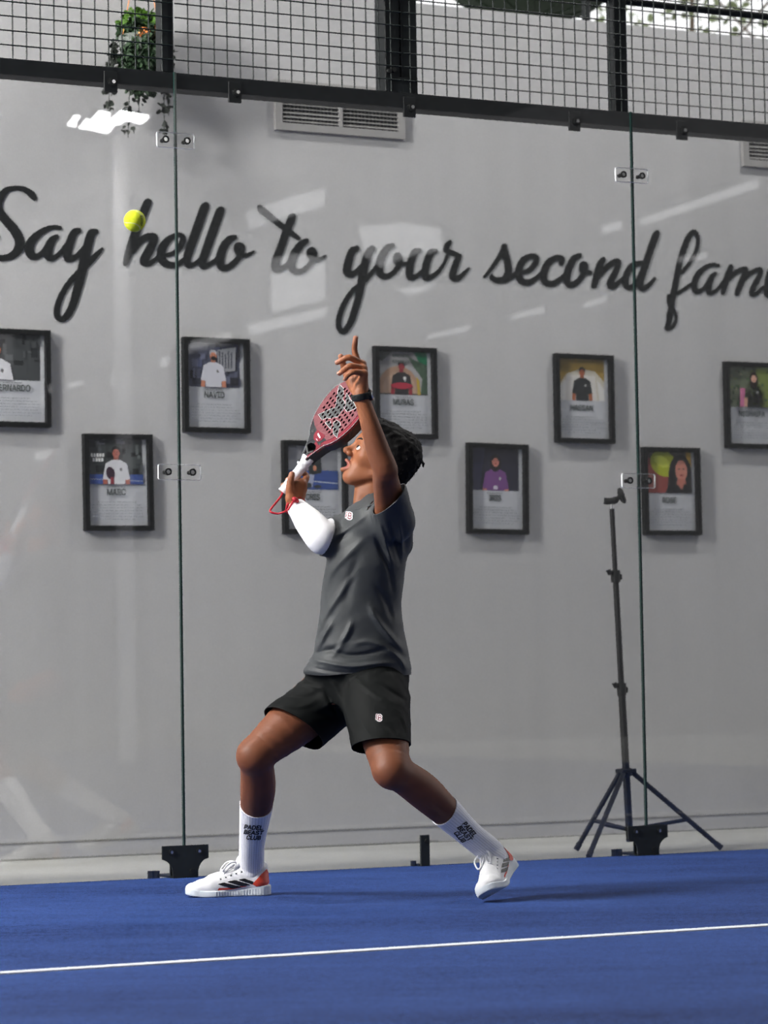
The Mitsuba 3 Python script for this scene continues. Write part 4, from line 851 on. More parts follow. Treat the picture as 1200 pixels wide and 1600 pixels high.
def hair_sdf(P):
    q = (P - HC) @ HR
    d = ellip(q, (-.022, 0, .042), (.104, .084, .080))
    d = su(d, ellip(q, (-.060, 0, .020), (.062, .076, .085)), .03)
    d = su(d, ellip(q, (-.075, 0, -.028), (.034, .058, .055)), .025)
    d = su(d, ellip(q, (.040, 0, .088), (.046, .066, .032)), .03)           # front of the crown
    a = meshkit.fbm(np.c_[q[:, 0] * 34, q[:, 1] * 34, q[:, 2] * 34], 3, 3) - .5; b = meshkit.noise(np.c_[q[:, 0] * 60 + 30 * q[:, 2], q[:, 1] * 120, q[:, 2] * 50], 8) - .5
    d = d - .009 * a - .005 * b
    face = np.maximum(q[:, 0] - .068 + .25 * np.maximum(q[:, 2] - .085, 0), 0)
    front = (q[:, 0] - (.012 + np.clip((q[:, 2] - .02) / .06, 0, 1) * .062))    # hairline: temples to forehead
    low = np.where(np.abs(q[:, 1]) > .045, -.030, -.070) - q[:, 2]
    ear = -ellip(np.c_[q[:, 0], np.abs(q[:, 1]), q[:, 2]], (-.002, .078, -.012), (.026, .03, .034))
    return np.maximum(np.maximum(d, front * .8), np.maximum(low * .7, ear))
hair = biggest(isosurface(hair_sdf, hp(0, 0, 0) - .22, hp(0, 0, 0) + .22, .003))
r_ = np.random.default_rng(3); hs = []
hv, hn = np.asarray(hair.vertices), np.array(hair.vertex_normals)
for i in r_.choice(len(hv), 3600, replace=False):
    n = hn[i]; loc = HR.T @ (hv[i] - HC)
    if loc[0] > .06 and loc[2] < .09: continue
    sw = HR @ np.array([-.55, r_.normal() * .35, -.45 + .6 * max(loc[2] - .06, 0) / .06]) + r_.normal(size=3) * .28
    sw -= n * (sw @ n) * .8; sw /= np.linalg.norm(sw)
    L = r_.uniform(.005, .011); p0 = hv[i] - n * .003
    hs.append(tube([p0, p0 + sw * L * .5 + n * .0026, p0 + sw * L + n * .0008], [.0014, .0011, .0003], 3, False))
tuft = [tube([hp(-.128 + .004 * i, .02 * (i - 2), .052 + .006 * (i % 2)), hp(-.142, .018 * (i - 2), .045), hp(-.145, .016 * (i - 2), .034)], [.006, .004, .0008], 5) for i in (1, 2)]
put('person__hair', cat([hair] + hs + tuft), 'm_hair', 40); labels['person__hair'] = {'label': 'short thick black hair'}

# ------------------------------------------------------------------ clothes
def _cloth(p, n, uv):
    w = N(p.x * 900, p.y * 900, p.z * 900); a = FB(p.x * 10, p.y * 10, p.z * 10, 3)
    return mi.Color3f(.036, .0395, .042) * (.84 + .18 * w + .12 * a)
mat('m_shirt', mikit.proc(_cloth), .55, spec=.35, two=True, sheen=.5)
def _shorts(p, n, uv): return mi.Color3f(.0022, .0030, .0030) * (.8 + .4 * N(p.x * 800, p.y * 800, p.z * 800))
mat('m_shorts', mikit.proc(_shorts), .7, spec=.14, two=True)
mat('m_sleeve', (.74, .74, .76), .6, two=True, sheen=.2)
mat('m_logo', (.85, .85, .86), .6, two=True); mat('m_maroon', (.14, .012, .022), .6, two=True); mat('m_ink3', (.012, .012, .014), .7, two=True)

def crop(sc, ox, oy, pts): return [(ox + x / sc, oy + y / sc) for x, y in pts]
def curtain(P, pts, depth, width, amp):
    """A fold: a ridge along a line on the cloth, running into it along the lens direction."""
    key = (id(pts), depth)
    if key not in CURT:
        w = np.array([at(x, y, depth) for x, y in smooth_path(np.c_[np.array(pts), np.zeros(len(pts))], 3)[:, :2]]); CURT[key] = (np.c_[(w - CAM) @ RT, (w - CAM) @ UP], pts)
    wv = CURT[key][0]; out = np.zeros(len(P))
    uv = np.c_[(P - CAM) @ RT, (P - CAM) @ UP] / ((P - CAM) @ FW)[:, None] * depth
    k = np.flatnonzero(((uv > wv.min(0) - 3 * width) & (uv < wv.max(0) + 3 * width)).all(1))
    if len(k) == 0: return out
    uv = uv[k]; best = np.full(len(k), 1e9); par = np.zeros(len(k))
    for i in range(len(wv) - 1):
        d = wv[i + 1] - wv[i]; t = np.clip((uv - wv[i]) @ d / (d @ d), 0, 1); e = np.linalg.norm(uv - wv[i] - t[:, None] * d, axis=1)
        m = e < best; best[m] = e[m]; par[m] = (i + t[m]) / (len(wv) - 1)
    out[k] = amp * np.exp(-(best / width) ** 2) * np.sin(np.pi * np.clip(par, 0.02, .98)) ** .6
    return out
CURT = {}
FOLDS = [([(640,150),(560,230),(450,340),(395,460)], .011, .004), ([(600,330),(500,470),(400,620),(375,700)], .010, .0045), ([(668,545),(700,620),(770,710),(870,820)], .010, .008), ([(565,640),(520,740),(455,840)], .009, .007),
         ([(450,640),(400,720),(360,800)], .009, .006), ([(320,862),(420,885),(560,905),(700,890),(820,882)], .007, .007), ([(420,800),(520,838),(640,835),(800,790)], .008, -.006), ([(690,770),(770,800),(850,870),(880,930)], .008, .006),
         ([(560,780),(640,760),(740,775)], .008, .004), ([(700,140),(735,230),(780,340),(800,470)], .007, -.006), ([(720,60),(760,180),(800,300)], .006, .005), ([(780,40),(815,160),(840,300)], .007, -.005), ([(830,30),(850,140),(860,260)], .006, .005),
         ([(700,430),(760,520),(800,640)], .009, -.004), ([(610,240),(560,380),(520,560)], .014, -.004), ([(330,830),(460,800),(540,740)], .008, -.004), ([(300,905),(420,930),(600,945),(760,915)], .006, -.004),
         ([(640,20),(560,90),(470,150)], .008, .004), ([(600,60),(520,130),(460,190)], .007, -.004)]
FOLDS = [(crop(3.75, 400, 800, p), w, a) for p, w, a in FOLDS]
def shirt0(P):
    s = torso_sdf(P, 0.0)
    s = su(s, cone(P, at(590, 812, 9.30), at(572, 820, 9.47), .078, .070), .04)
    s = su(s, cone(P, at(590, 812, 9.36), at(588, 778, 9.38), .066, .058), .03)
    sR_, eR_ = J['shR'], J['elR']; s = su(s, cone(P, sR_ - UP * .002, lerp(sR_, eR_, .95), .060, .0600), .025)
    sL_, eL_ = J['shL'], J['elL']; s = su(s, cone(P, sL_ + RT * .010 - UP * .02, lerp(sL_, eL_, .62), .066, .058), .03)
    s = su(s, cone(P, at(632, 815, 9.28), at(628, 850, 9.36), .030, .030), .03)
    return s
def shirt_sdf(P):
    d = shirt0(P); m = np.abs(d) < .018
    if m.any():
        e = sum(curtain(P[m], p, 9.25, w, 1.4 * a) for p, w, a in FOLDS)
        e = e + .0035 * (meshkit.fbm(P[m] * 14, 3, 11) - .5) * 2
        d = d.copy(); d[m] = d[m] - e
    return d
slo = np.array([at(440, 1090, 9.2), at(670, 740, 9.2), at(500, 900, 9.75), at(660, 900, 8.95)]); slo, shi = slo.min(0) - .06, slo.max(0) + .06
sm = isosurface(shirt_sdf, slo, shi, .004)
v = np.asarray(sm.vertices); uv_px = lambda P: np.c_[600 + FOC * ((P - CAM) @ RT) / ((P - CAM) @ FW), 800 - FOC * ((P - CAM) @ UP) / ((P - CAM) @ FW)]
hem0 = at(528, 1054, 9.25)
hl = lambda P: P[:, 2] - (hem0[2] - .000 + ((P - hem0) @ RT) * -.03 + .004 * np.sin(((P - hem0) @ RT) * 30))
f = hl(v)
aL = J['elL'] - J['shL']; hL = at(625, 763, 9.1) - at(588.5, 803.5, 9.1); hL /= np.linalg.norm(hL); nL = aL - hL * (aL @ hL); nL /= np.linalg.norm(nL)
nE = np.cross(FW, hL); nE = nE / np.linalg.norm(nE); nE = nE if nE @ aL > 0 else -nE; nL = nE * .72 + nL * .28; nL /= np.linalg.norm(nL)
# near side of the left sleeve only
cL = at(606, 784, 9.13); onL = (cone(v, lerp(J['shL'], J['elL'], -.1), J['elL'], .066, .060) < .016) & ((v - CAM) @ FW < 9.27)
f = np.where(onL, np.minimum(f, -(v - cL) @ nL), f)
aR = J['elR'] - J['shR']; nR = aR / np.linalg.norm(aR); cR = at(518, 843, 9.62)
onR = cone(v, lerp(J['shR'], J['elR'], .2), lerp(J['shR'], J['elR'], 1.1), .060, .0585) < .010
nC = nR * .30 - RT * .62 + UP * .34; nC /= np.linalg.norm(nC)
f = np.where(onR, np.minimum(f, -(v - (at(506, 842, 9.35))) @ nC), f)
nN = hp(-.022, 0, -.035) - at(588, 800, 9.39); nN /= np.linalg.norm(nN); nN = nN + (_px - nN * (_px @ nN)) * .55; nN /= np.linalg.norm(nN); cN = at(566, 786, 9.37)
onN = (cone(v, at(590, 810, 9.39), at(586, 765, 9.38), .068, .066) < .022) & ((v - CAM) @ FW > 9.31)
f = np.where(onN, np.minimum(f, -(v - cN) @ nN), f)
shirt = biggest(cut(sm, f))
put('person__shirt', shell(shirt, .0035), 'm_shirt', 50); labels['person__shirt'] = {'label': 'dark grey short sleeved sports shirt'}

kneeDirR, kneeDirL = at(456, 1138, 9.36) - at(522, 1080, 9.44), at(597, 1166, 9.13) - at(590, 1092, 9.29)
kneeDirR /= np.linalg.norm(kneeDirR); kneeDirL /= np.linalg.norm(kneeDirL)
def legR_c(P): return cone(P, at(528, 1083, 9.43), at(455, 1141, 9.35), .100, .108)
def legL_c(P): return cone(P, at(589, 1094, 9.29), at(597, 1180, 9.11), .108, .091)
SF = [([(190,985),(300,1010),(420,1050)], .008, .004), ([(150,1080),(280,1090),(380,1060)], .009, -.005), ([(130,1130),(260,1140),(360,1110)], .008, .004), ([(420,970),(470,1040),(520,1180),(560,1300)], .010, .006), ([(400,1000),(440,1110),(500,1230)], .010, -.007),
      ([(560,980),(640,1030),(740,1090),(850,1130)], .010, .004), ([(820,960),(860,1020),(890,1090)], .008, -.005), ([(700,990),(800,1060),(890,1110)], .008, -.004), ([(840,1160),(880,1250),(885,1330)], .008, .004), ([(600,1200),(640,1280),(700,1330)], .012, .004), ([(320,1180),(420,1190),(480,1230)], .010, -.005), ([(760,1230),(800,1290),(820,1340)], .01, -.003)]
SF = [(crop(3.75, 400, 800, p), w, a) for p, w, a in SF]
def shorts_sdf(P):
    d = su(legR_c(P), legL_c(P), .035)
    d = su(d, torso_sdf(P, -.008), .03)
    m = np.abs(d) < .018
    if m.any():
        d = d.copy(); d[m] -= sum(curtain(P[m], p, 9.22, w, a) for p, w, a in SF) + .004 * (meshkit.fbm(P[m] * 16, 3, 21) - .5) * 2
    return d
slo = np.array([at(380, 1210, 9.2), at(670, 1010, 9.2), at(500, 1100, 9.65), at(600, 1100, 8.98)]); slo, shi = slo.min(0) - .03, slo.max(0) + .03
sm = isosurface(shorts_sdf, slo, shi, .004); v = np.asarray(sm.vertices)
hR = at(500, 1166, 9.36) - at(412, 1108, 9.36); hR /= np.linalg.norm(hR); nR2 = kneeDirR - hR * (kneeDirR @ hR); nR2 /= np.linalg.norm(nR2)
fR = -(v - at(455, 1137, 9.36)) @ nR2
hL2 = at(638, 1163, 9.1) - at(560, 1163, 9.1); hL2 /= np.linalg.norm(hL2); nL2 = kneeDirL - hL2 * (kneeDirL @ hL2); nL2 /= np.linalg.norm(nL2); nL2 = -.62 * UP + .38 * nL2 + .06 * RT; nL2 /= np.linalg.norm(nL2)
fL = -(v - at(597, 1164, 9.13)) @ nL2
f = np.where(legR_c(v) < legL_c(v), fR, fL); f = np.minimum(f, at(560, 1038, 9.3)[2] - v[:, 2])
shorts = biggest(cut(sm, f)); put('person__shorts', shell(shorts, .003), 'm_shorts', 50); labels['person__shorts'] = {'label': 'black sports shorts'}

def sleeve_sdf(P):
    s, e, w = J['shR'], J['elR'], J['wrR']
    d = chain(P, [lerp(s, e, .2), lerp(s, e, .5), lerp(s, e, .85), e, lerp(e, w, .2), lerp(e, w, .5), lerp(e, w, .8), w], [.060, .058, .054, .053, .052, .047, .037, .0315])
    return d
sm = isosurface(sleeve_sdf, np.minimum(J['elR'], np.minimum(J['shR'], J['wrR'])) - .09, np.maximum(J['elR'], np.maximum(J['shR'], J['wrR'])) + .09, .004); v = np.asarray(sm.vertices)
aw = J['wrR'] - J['elR']; aw /= np.linalg.norm(aw)
f = -(v - (lerp(J['elR'], J['wrR'], .93))) @ aw; f = np.minimum(f, (v - lerp(J['shR'], J['elR'], .35)) @ nR)
put('person__arm_sleeve', shell(biggest(cut(sm, f)), .0025), 'm_sleeve', 60); labels['person__arm_sleeve'] = {'label': 'white compression sleeve'}

# printed monograms on shirt and shorts
def monogram(h):
    b = affinity.scale(text2d('B', h, .9), 1, 1); b = affinity.translate(b, 0, -h / 2)
    p2 = affinity.translate(affinity.scale(b, .95, .85), -h * .36, h * .10)
    outer = unary_union([b.buffer(h * .13), p2.buffer(h * .10)])
    inner = unary_union([b.buffer(-h * .02), p2.difference(b.buffer(h * .10)).buffer(-h * .02)])
    return outer, inner
def decal(key, polyg, bsdf, centre, rot, fn, lift, step=.006, ex=RT, ey=UP):
    ca, sa = math.cos(rot), math.sin(rot)
    m = project(fine(polyg, step), centre, ex * ca + ey * sa, -ex * sa + ey * ca, FW, fn, lift)
    return put(key, m, bsdf)
o, i_ = (g_.simplify(.0002) for g_ in monogram(.020))
k = decal('person__shirt__monogram', o, 'm_logo', at(547.5, 806.5, 9.3), math.radians(-8), shirt_sdf, .0016); decal('person__shirt__monogram_fill', i_, 'm_maroon', at(547.5, 806.5, 9.3), math.radians(-8), shirt_sdf, .0024)
o, i_ = (g_.simplify(.0002) for g_ in monogram(.017))
decal('person__shorts__monogram', o, 'm_logo', at(593.5, 1122, 9.1), math.radians(-4), shorts_sdf, .0016); decal('person__shorts__monogram_fill', i_, 'm_maroon', at(593.5, 1122, 9.1), math.radians(-4), shorts_sdf, .0024)
m_ = project(fine(sbox(-.014, -.022, .016, .020), .01), at(652, 855, 9.37), FW, UP, -RT, shirt_sdf, .0016, .12)
if len(m_.faces): put('person__shirt__back_print', m_, 'm_logo')
# collar ring: a slim lighter binding along the cut neckline
def collar_pts(n=60):
    ang = np.linspace(0, 2 * np.pi, n, endpoint=False); a = np.cross(nN, RT); a /= np.linalg.norm(a); b = np.cross(nN, a); out = []
    for t in ang:
        d = a * math.cos(t) + b * math.sin(t); s = np.linspace(.0, .16, 200); P = cN + (at(585, 788, 9.39) - cN) - nN * ((at(585, 788, 9.39) - cN) @ nN) + s[:, None] * d
        ds = shirt0(P); k = np.argmax(ds > 0); out.append(P[k] - nN * .003)
    return np.array(out)
cp = collar_pts(); put('person__shirt__collar', tube(np.vstack([cp, cp[:1]]), .0042, 8, False), 'm_shirt', True)

# ------------------------------------------------------------------ socks and shoes
def _sock(p, n, uv): return mi.Color3f(.76, .76, .79) * (1 - .16 * SS(.25, .9, .5 + .5 * dr.sin(uv.x * 2 * 3.14159265 * 34)))
mat('m_sock', mikit.proc(_sock), .85, two=True, spec=.1, sheen=.3)
def sock(name_, knee, ank, t0, tops, s, foot):
    calf = [lerp(knee, ank, .30) + s * .014, lerp(knee, ank, .52) + s * .008, lerp(knee, ank, .78), ank, ank + foot * .5, ank + foot]
    fn = lambda P: chain(P, calf, [.0600, .0525, .0430, .0430, .0425, .036]) 
    pts = np.array([lerp(knee, ank, .45), ank, ank + foot]); sm = isosurface(fn, pts.min(0) - .09, pts.max(0) + .09, .004); v = np.asarray(sm.vertices)
    ax_ = ank - knee; ax_ /= np.linalg.norm(ax_)
    h_ = tops[1] - tops[0]; h_ /= np.linalg.norm(h_); n_ = ax_ - h_ * (ax_ @ h_); n_ /= np.linalg.norm(n_)
    m = biggest(cut(sm, (v - (tops[0] + tops[1]) / 2) @ n_)); m = shell(m, .003); v = np.asarray(m.vertices)
    e1 = np.cross(ax_, FW); e1 /= np.linalg.norm(e1); e2 = np.cross(ax_, e1); w = v - ank
    ang = np.arctan2(w @ e2, w @ e1) / (2 * np.pi)
    k = put(name_, m, 'm_sock', True, uv=np.c_[ang, w @ ax_])
    labels[k] = {'label': 'white ribbed crew sock with black lettering'}
    return k, fn
footR = -UP * .045 - RT * .012; footL = SHOE_X * .03 - SHOE_Z * .05
kR, sockR = sock('person__sock', J['kneeR'], J['ankR'], .5, (at(364, 1278.5, 9.43), at(412, 1287, 9.43)), sR, footR)
kL, sockL = sock('person__sock', J['kneeL'], J['ankL'], .5, (at(690, 1301, 9.18), at(714, 1269.5, 9.18)), sL, footL)
def words_on(key, lines, h, centre, rot, fn, ex=RT, ey=UP, slant=.22):
    y = 0; out = []
    for s_, w_ in lines:
        g = text2d(s_, h, 1.0); b = g.bounds; g = affinity.scale(g, w_ / (b[2] - b[0]), 1, origin=(0, 0)); g = affinity.skew(g, math.degrees(math.atan(slant)), 0, origin=(0, 0)); out.append(affinity.translate(g, 0, y)); y -= h * 1.28
    g = affinity.translate(unary_union(out).buffer(.0005).simplify(.0003), 0, h * .55)
    return decal(key, g, 'm_ink3', centre, rot, fn, .0012, .006, ex, ey)
words_on(kR + '__lettering', (('PADEL', .060), ('BEAST', .062), ('CLUB', .046)), .0150, at(391, 1310, 9.3), math.radians(-3), sockR)
axL = J['ankL'] - J['kneeL']; axL /= np.linalg.norm(axL)
rl = math.atan2(-(axL @ RT), -(axL @ UP)) + math.pi
words_on(kL + '__lettering', (('PADEL', .060), ('BEAST', .062), ('CLUB', .046)), .0150, at(729, 1308, 9.1), math.radians(-52), sockL)

mat('m_shoe', (.66, .66, .67), .5, spec=.3); mat('m_sole', (.60, .64, .67), .45, spec=.35); mat('m_lace', (.72, .72, .72), .8); mat('m_stripe', (.012, .012, .014), .35, two=True); mat('m_red', (.55, .055, .03), .4, two=True); mat('m_shoe_line', (.55, .56, .58), .5)
def shoe_upper(q):
    d = cone(q, (.040, 0, .046), (.036, 0, .082), .0375, .031)
    d = su(d, cone(q, (.050, 0, .040), (.19, .002, .030), .036, .041), .02)
    d = su(d, ellip(q, (.222, 0, .028), (.062, .0435, .027)), .025)
    d = su(d, cone(q, (.085, 0, .074), (.165, 0, .050), .030, .027), .03)
    d = su(d, cone(q, (.016, 0, .100), (.022, 0, .085), .009, .012), .015)     # heel tab
    d = sd(d, cone(q, (.066, 0, .098), (.052, 0, .17), .027, .040), .008)
    rid = .0014 * np.sin(q[:, 0] * 160 + 1.2) * np.clip((q[:, 0] - .19) / .02, 0, 1) * np.clip((q[:, 2] - .03) / .02, 0, 1)
    return np.maximum(d - rid, .010 - q[:, 2])
def shoe_sole(q):
    p2 = np.c_[q[:, 0], q[:, 1], np.zeros(len(q))]
    d2 = join([cone(p2, (.036, 0, 0), (.105, -.002, 0), .0385, .034), cone(p2, (.105, -.002, 0), (.195, .002, 0), .034, .047), cone(p2, (.195, .002, 0), (.243, .001, 0), .047, .041)], .02)
    rise = .010 * np.clip((q[:, 0] - .215) / .07, 0, 1) ** 2; top = np.interp(q[:, 0], [-.01, .03, .09, .14, .22, .29], [.036, .034, .025, .021, .022, .032])
    flare = np.interp(q[:, 0], [-.01, .03, .10], [.003, .002, 0])
    groove = .0008 * np.sin(q[:, 0] * 2 * np.pi / .0095) * (q[:, 0] < .19) * (q[:, 0] > -.01) * np.clip((.024 - q[:, 2]) / .006, 0, 1)
    dz = np.abs(q[:, 2] - (top + rise) / 2) - (top - rise) / 2; d2 = d2 - flare + groove; r = .004
    return np.sqrt(np.maximum(d2 + r, 0) ** 2 + np.maximum(dz + r, 0) ** 2) + np.minimum(np.maximum(d2 + r, dz + r), 0) - r
up_m = biggest(isosurface(shoe_upper, (-.02, -.065, 0), (.30, .065, .135), .0025)); so_m = biggest(isosurface(shoe_sole, (-.02, -.065, -.012), (.305, .065, .06), .0025))
def shoe_parts():
    """(name, mesh, material, smoothing) of a shoe along +x, heel at the origin."""
    out = [('upper', up_m, 'm_shoe', True), ('sole', so_m, 'm_sole', True)]
    tg = isosurface(lambda q: su(ellip(q, (.112, 0, .098), (.0085, .023, .036), trimesh.transformations.rotation_matrix(.55, [0, 1, 0])[:3, :3].T), ellip(q, (.10, 0, .115), (.008, .021, .018)), .012), (.06, -.04, .05), (.17, .04, .15), .0025)
    out.append(('tongue', tg, 'm_shoe', True))
    sides = []
    for s in (-1, 1):
        side = lambda P_, lift: project(fine(P_, .007), np.array([0, s * .09, 0.]), np.array([1., 0, 0]), np.array([0, 0, 1.]), np.array([0, -s, 0.]), shoe_upper, lift, 0)
        for P_ in ([(.178, .043), (.160, .047), (.100, .031), (.132, .028)], [(.146, .050), (.122, .054), (.072, .038), (.098, .034)], [(.108, .055), (.090, .058), (.060, .047), (.064, .040)]):
            sides.append(('stripe', side(Polygon(P_).buffer(.0008), .0013), 'm_stripe', False))
        sides.append(('heel_patch', side(Polygon([(.003, .036), (.004, .070), (.012, .086), (.030, .072), (.062, .040), (.050, .033)]).buffer(.003).buffer(-.002), .0017), 'm_red', False))
        sides.append(('heel_patch', side(Polygon([(.182, .023), (.178, .030), (.13, .030), (.085, .037), (.085, .033), (.13, .025)]), .0010), 'm_red', False))
        for k in range(5):
            x = .098 + .018 * k; P_ = Point(x, .083 - .30 * (x - .09)).buffer(.0022)
            m = project(fine(P_, .004), np.array([0, s * .09, 0.]), np.array([1., 0, 0]), np.array([0, 0, 1.]), np.array([0, -s, 0.]), shoe_upper, .0010, 0); sides.append(('eyelet', m, 'm_shoe_line', False))
    out += sides
    tops = lambda x: .106 - .43 * (x - .085)
    for k in range(5):
        x = .100 + .018 * k; z = tops(x)
        out.append(('lace', tube(smooth_path([(x - .002, -.024, z - .016), (x + .003, -.012, z - .001), (x + .006, 0, z + .003), (x + .003, .012, z - .001), (x - .002, .024, z - .016)], 4), .0028, 8), 'm_lace', True))
        if k < 4: out.append(('lace', tube(smooth_path([(x, -.022, z - .014), (x + .010, 0, z + .001), (x + .018, .022, z - .021)], 5), .0026, 8), 'm_lace', True))
    for s in (-1, 1):
        a = np.array([.108, 0, .102])
        out.append(('lace', tube(smooth_path([a, a + [.012, s * .018, .012], a + [.034, s * .030, .006], a + [.052, s * .026, -.016], a + [.042, s * .012, -.014], a + [.010, s * .003, .001]], 6), .0030, 8), 'm_lace', True))
        out.append(('lace', tube(smooth_path([a, a + [.018, s * .012, .002], a + [.045, s * .022, -.022], a + [.060, s * .034, -.044]], 6), .0027, 8), 'm_lace', True))
    return out
PARTS = shoe_parts()
def wear(origin, x, up, bend):
    z = up - x * (up @ x); z /= np.linalg.norm(z); y = np.cross(z, x); M = frame_of(origin, x, y, z)
    root = number('person__shoe')
    for n_, m, b_, s_ in PARTS:
        m = m.copy()
        if bend:
            v = np.asarray(m.vertices).copy(); x0 = .195; t = np.clip((v[:, 0] - x0) / .04, -0, 1); th = bend * t * t * (3 - 2 * t); dx, dz = v[:, 0] - x0, v[:, 2] - .012
            k = dx > 0; c, s = np.cos(th), np.sin(th)
            v[k, 0] = x0 + (c * dx - s * dz)[k]; v[k, 2] = .012 + (s * dx + c * dz)[k]; m.vertices = v
        m = moved(m, M)
        if n_ == 'upper': scene[root] = mikit.ply(m, b_, smooth=s_); labels[root] = {'label': 'white training shoe with three black stripes and a red heel'}
        else: put(root + '__' + n_, m, b_, s_)
    return root
wear(h0 - np.array([0, 0, 0.0]), xf, np.array([0, 0, 1.0]), 0)
wear(SHOE_O, SHOE_X, SHOE_Z, .30)

# ------------------------------------------------------------------ watch, wristbands
def ring_band(key, fn, centre, axis, width, grow, bsdf, c=None):
    sdf = lambda P: np.maximum(np.maximum(fn(P) - grow, -(fn(P) - .0005)), np.abs((P - centre) @ axis) - width / 2)
    m = isosurface(sdf, centre - .06, centre + .06, .0022, 5); return put(key, biggest(m), bsdf, 40)
awl = J['wrL'] - J['elL']; awl /= np.linalg.norm(awl); wc = lerp(J['elL'], J['wrL'], .985); wax = awl + RT * .12 + UP * .0; wax /= np.linalg.norm(wax)
ring_band('person__watch', lambda P: su(arm_l(P), lhand_sdf(P), .01), wc, wax, .021, .0045, 'm_black'); labels['person__watch'] = {'label': 'black wrist watch'}
wo = RT * .96 + TO * .1; wo = wo - wax * (wo @ wax); wo /= np.linalg.norm(wo); wp = wc + wo * .029
put('person__watch__case', moved(cat([tube([[0, 0, -.004], [0, 0, .003], [0, 0, .0065]], [.018, .018, .0155], 28)]), frame_of(wp, np.cross(wax, wo), wax, wo)), 'm_black', 40)
put('person__watch__bezel', moved(prism(Point(0, 0).buffer(.0168).difference(Point(0, 0).buffer(.0135)), .003), frame_of(wp + wo * .005, np.cross(wax, wo), wax, wo)), 'm_chrome', 40)
put('person__watch__crown', tube([wp + wax * .017, wp + wax * .023], .004, 12), 'm_chrome', 40)
mat('m_cord', (.42, .008, .020), .55)

# ------------------------------------------------------------------ racket
RA = at(441.5, 769, 9.485); RTIP = at(572, 600, 9.49); ra = RTIP - RA; RL = .455; ra /= np.linalg.norm(ra)
rp = RT * .8 - UP * .6; rp = rp - ra * (rp @ ra); rp /= np.linalg.norm(rp); rt = np.cross(rp, ra); rt = rt if rt @ TO > 0 else -rt
TH = math.radians(59)
rx = rp * math.cos(TH) + rt * math.sin(TH); rn = rt * math.cos(TH) - rp * math.sin(TH)      # across the face, out of the face
RM = frame_of(RA, rx, ra, rn)
PXM = .455 / np.linalg.norm(uv_px(RTIP[None])[0] - uv_px(RA[None])[0])
ra_px = uv_px(RTIP[None])[0] - uv_px(RA[None])[0]; ra_px /= np.linalg.norm(ra_px); rp_px = np.array([-ra_px[1], ra_px[0]])
def rloc(px, py):
    d = np.array([px, py]) - uv_px(RA[None])[0]; return ((d @ rp_px) * PXM / math.cos(TH) + .031, (d @ ra_px) * PXM)
fo = LineString([rloc(x, y) for x, y in crop(10.91, 470, 590, [(215,775),(300,560),(480,270),(640,120),(820,40)])])
head_c, hw, hh = np.array([0, .320]), .130, .135
def head_outline(grow=0):
    t = np.linspace(0, 2 * np.pi, 72, endpoint=False)
    e = Polygon([(.133 * np.sign(math.cos(a)) * abs(math.cos(a)) ** (.72 if math.sin(a) > 0 else .95), .338 + (.098 if math.sin(a) > 0 else .150) * math.sin(a)) for a in t])
    th_ = Polygon([(-.112, .275), (-.052, .192), (-.026, .150), (-.020, .130), (.020, .130), (.026, .150), (.052, .192), (.112, .275)])
    return unary_union([e, th_]).buffer(.012).buffer(-.012 + grow)
HO = head_outline()
holes = [(730,210),(765,250),(800,295),(640,240),(680,290),(712,330),(748,378),(782,422),(818,467),(853,510),(888,550),(548,278),(588,322),(622,365),(656,408),(690,453),(725,500),(760,548),(795,590),(832,638),(865,680),(492,358),(527,402),(563,447),(598,492),(634,535),(670,578),(706,625),(740,670),(773,715),(808,765),(436,438),(470,480),(506,525),(541,570),(577,615),(612,660),(648,703),(683,750),(717,797),(750,842),(378,515),(415,562),(451,605),(486,650),(520,695),(555,740),(590,785),(626,828),(660,875),(693,922),(360,640),(396,687),(430,733),(465,780),(498,825),(533,870),(568,912),(603,955),(338,770),(374,812),(407,858),(440,903),(477,947),(512,992),
         (838,335),(876,378),(910,420),(945,462),(908,596),(835,240),(872,285),(905,330)]
holes = [rloc(*c) for c in crop(10.91, 470, 590, holes)]
HOLES = unary_union([Point(h).buffer(.0056, 8) for h in holes])
tri = Polygon([(-.010, .142), (.010, .142), (.032, .176), (.020, .186), (0, .189), (-.020, .186), (-.032, .176)]).buffer(-.004).buffer(.004)    # open throat
mat('m_racket', (.010, .011, .014), .35); 
def _pink(p, n, uv): return MX((.13, .030, .038), (.18, .050, .058), FB(p.x * 30, p.y * 30, p.z * 30, 3))
mat('m_pink', mikit.proc(_pink), .4); mat('m_racket_red', (.17, .005, .016), .35); mat('m_racket_grey', (.055, .058, .058), .5); mat('m_grip', (.82, .82, .85), .7)
thk = .036
core = HO.difference(HOLES).difference(tri)
rk = thing('padel_racket', 'red and black padel racket with a white grip, held behind the face', 'racket')
def rput(key, poly, z0, z1, bsdf, sm=30): 
    m = prism(poly, z1 - z0); m.apply_translation([0, 0, z0]); return put(key, moved(m, RM), bsdf, sm)
fr = rput(rk + '__frame', core, -thk / 2 + .002, thk / 2 - .002, 'm_racket')
rim_in = HO.buffer(-.006)
rput(rk + '__frame__bevel', core.intersection(HO.buffer(-.002)).difference(sbox(-.2, 0, .0, .225)), thk / 2 - .002, thk / 2 - .0005, 'm_racket_red'); rput(rk + '__frame__bevel', core.intersection(HO.buffer(-.002)).intersection(sbox(-.2, 0, .0, .225)), thk / 2 - .002, thk / 2 - .0005, 'm_racket')
lower = Polygon([(-.2, 0), (.2, 0), (.2, .16), (.085, .200), (.05, .222), (-.03, .226), (-.075, .240), (-.2, .30)])
face = HO.buffer(-.004).intersection(affinity.translate(HO.buffer(-.004), -.014, .008)).difference(HOLES).difference(tri.buffer(.01))
rput(rk + '__face', face.difference(lower), thk / 2 - .001, thk / 2 + .0006, 'm_pink')
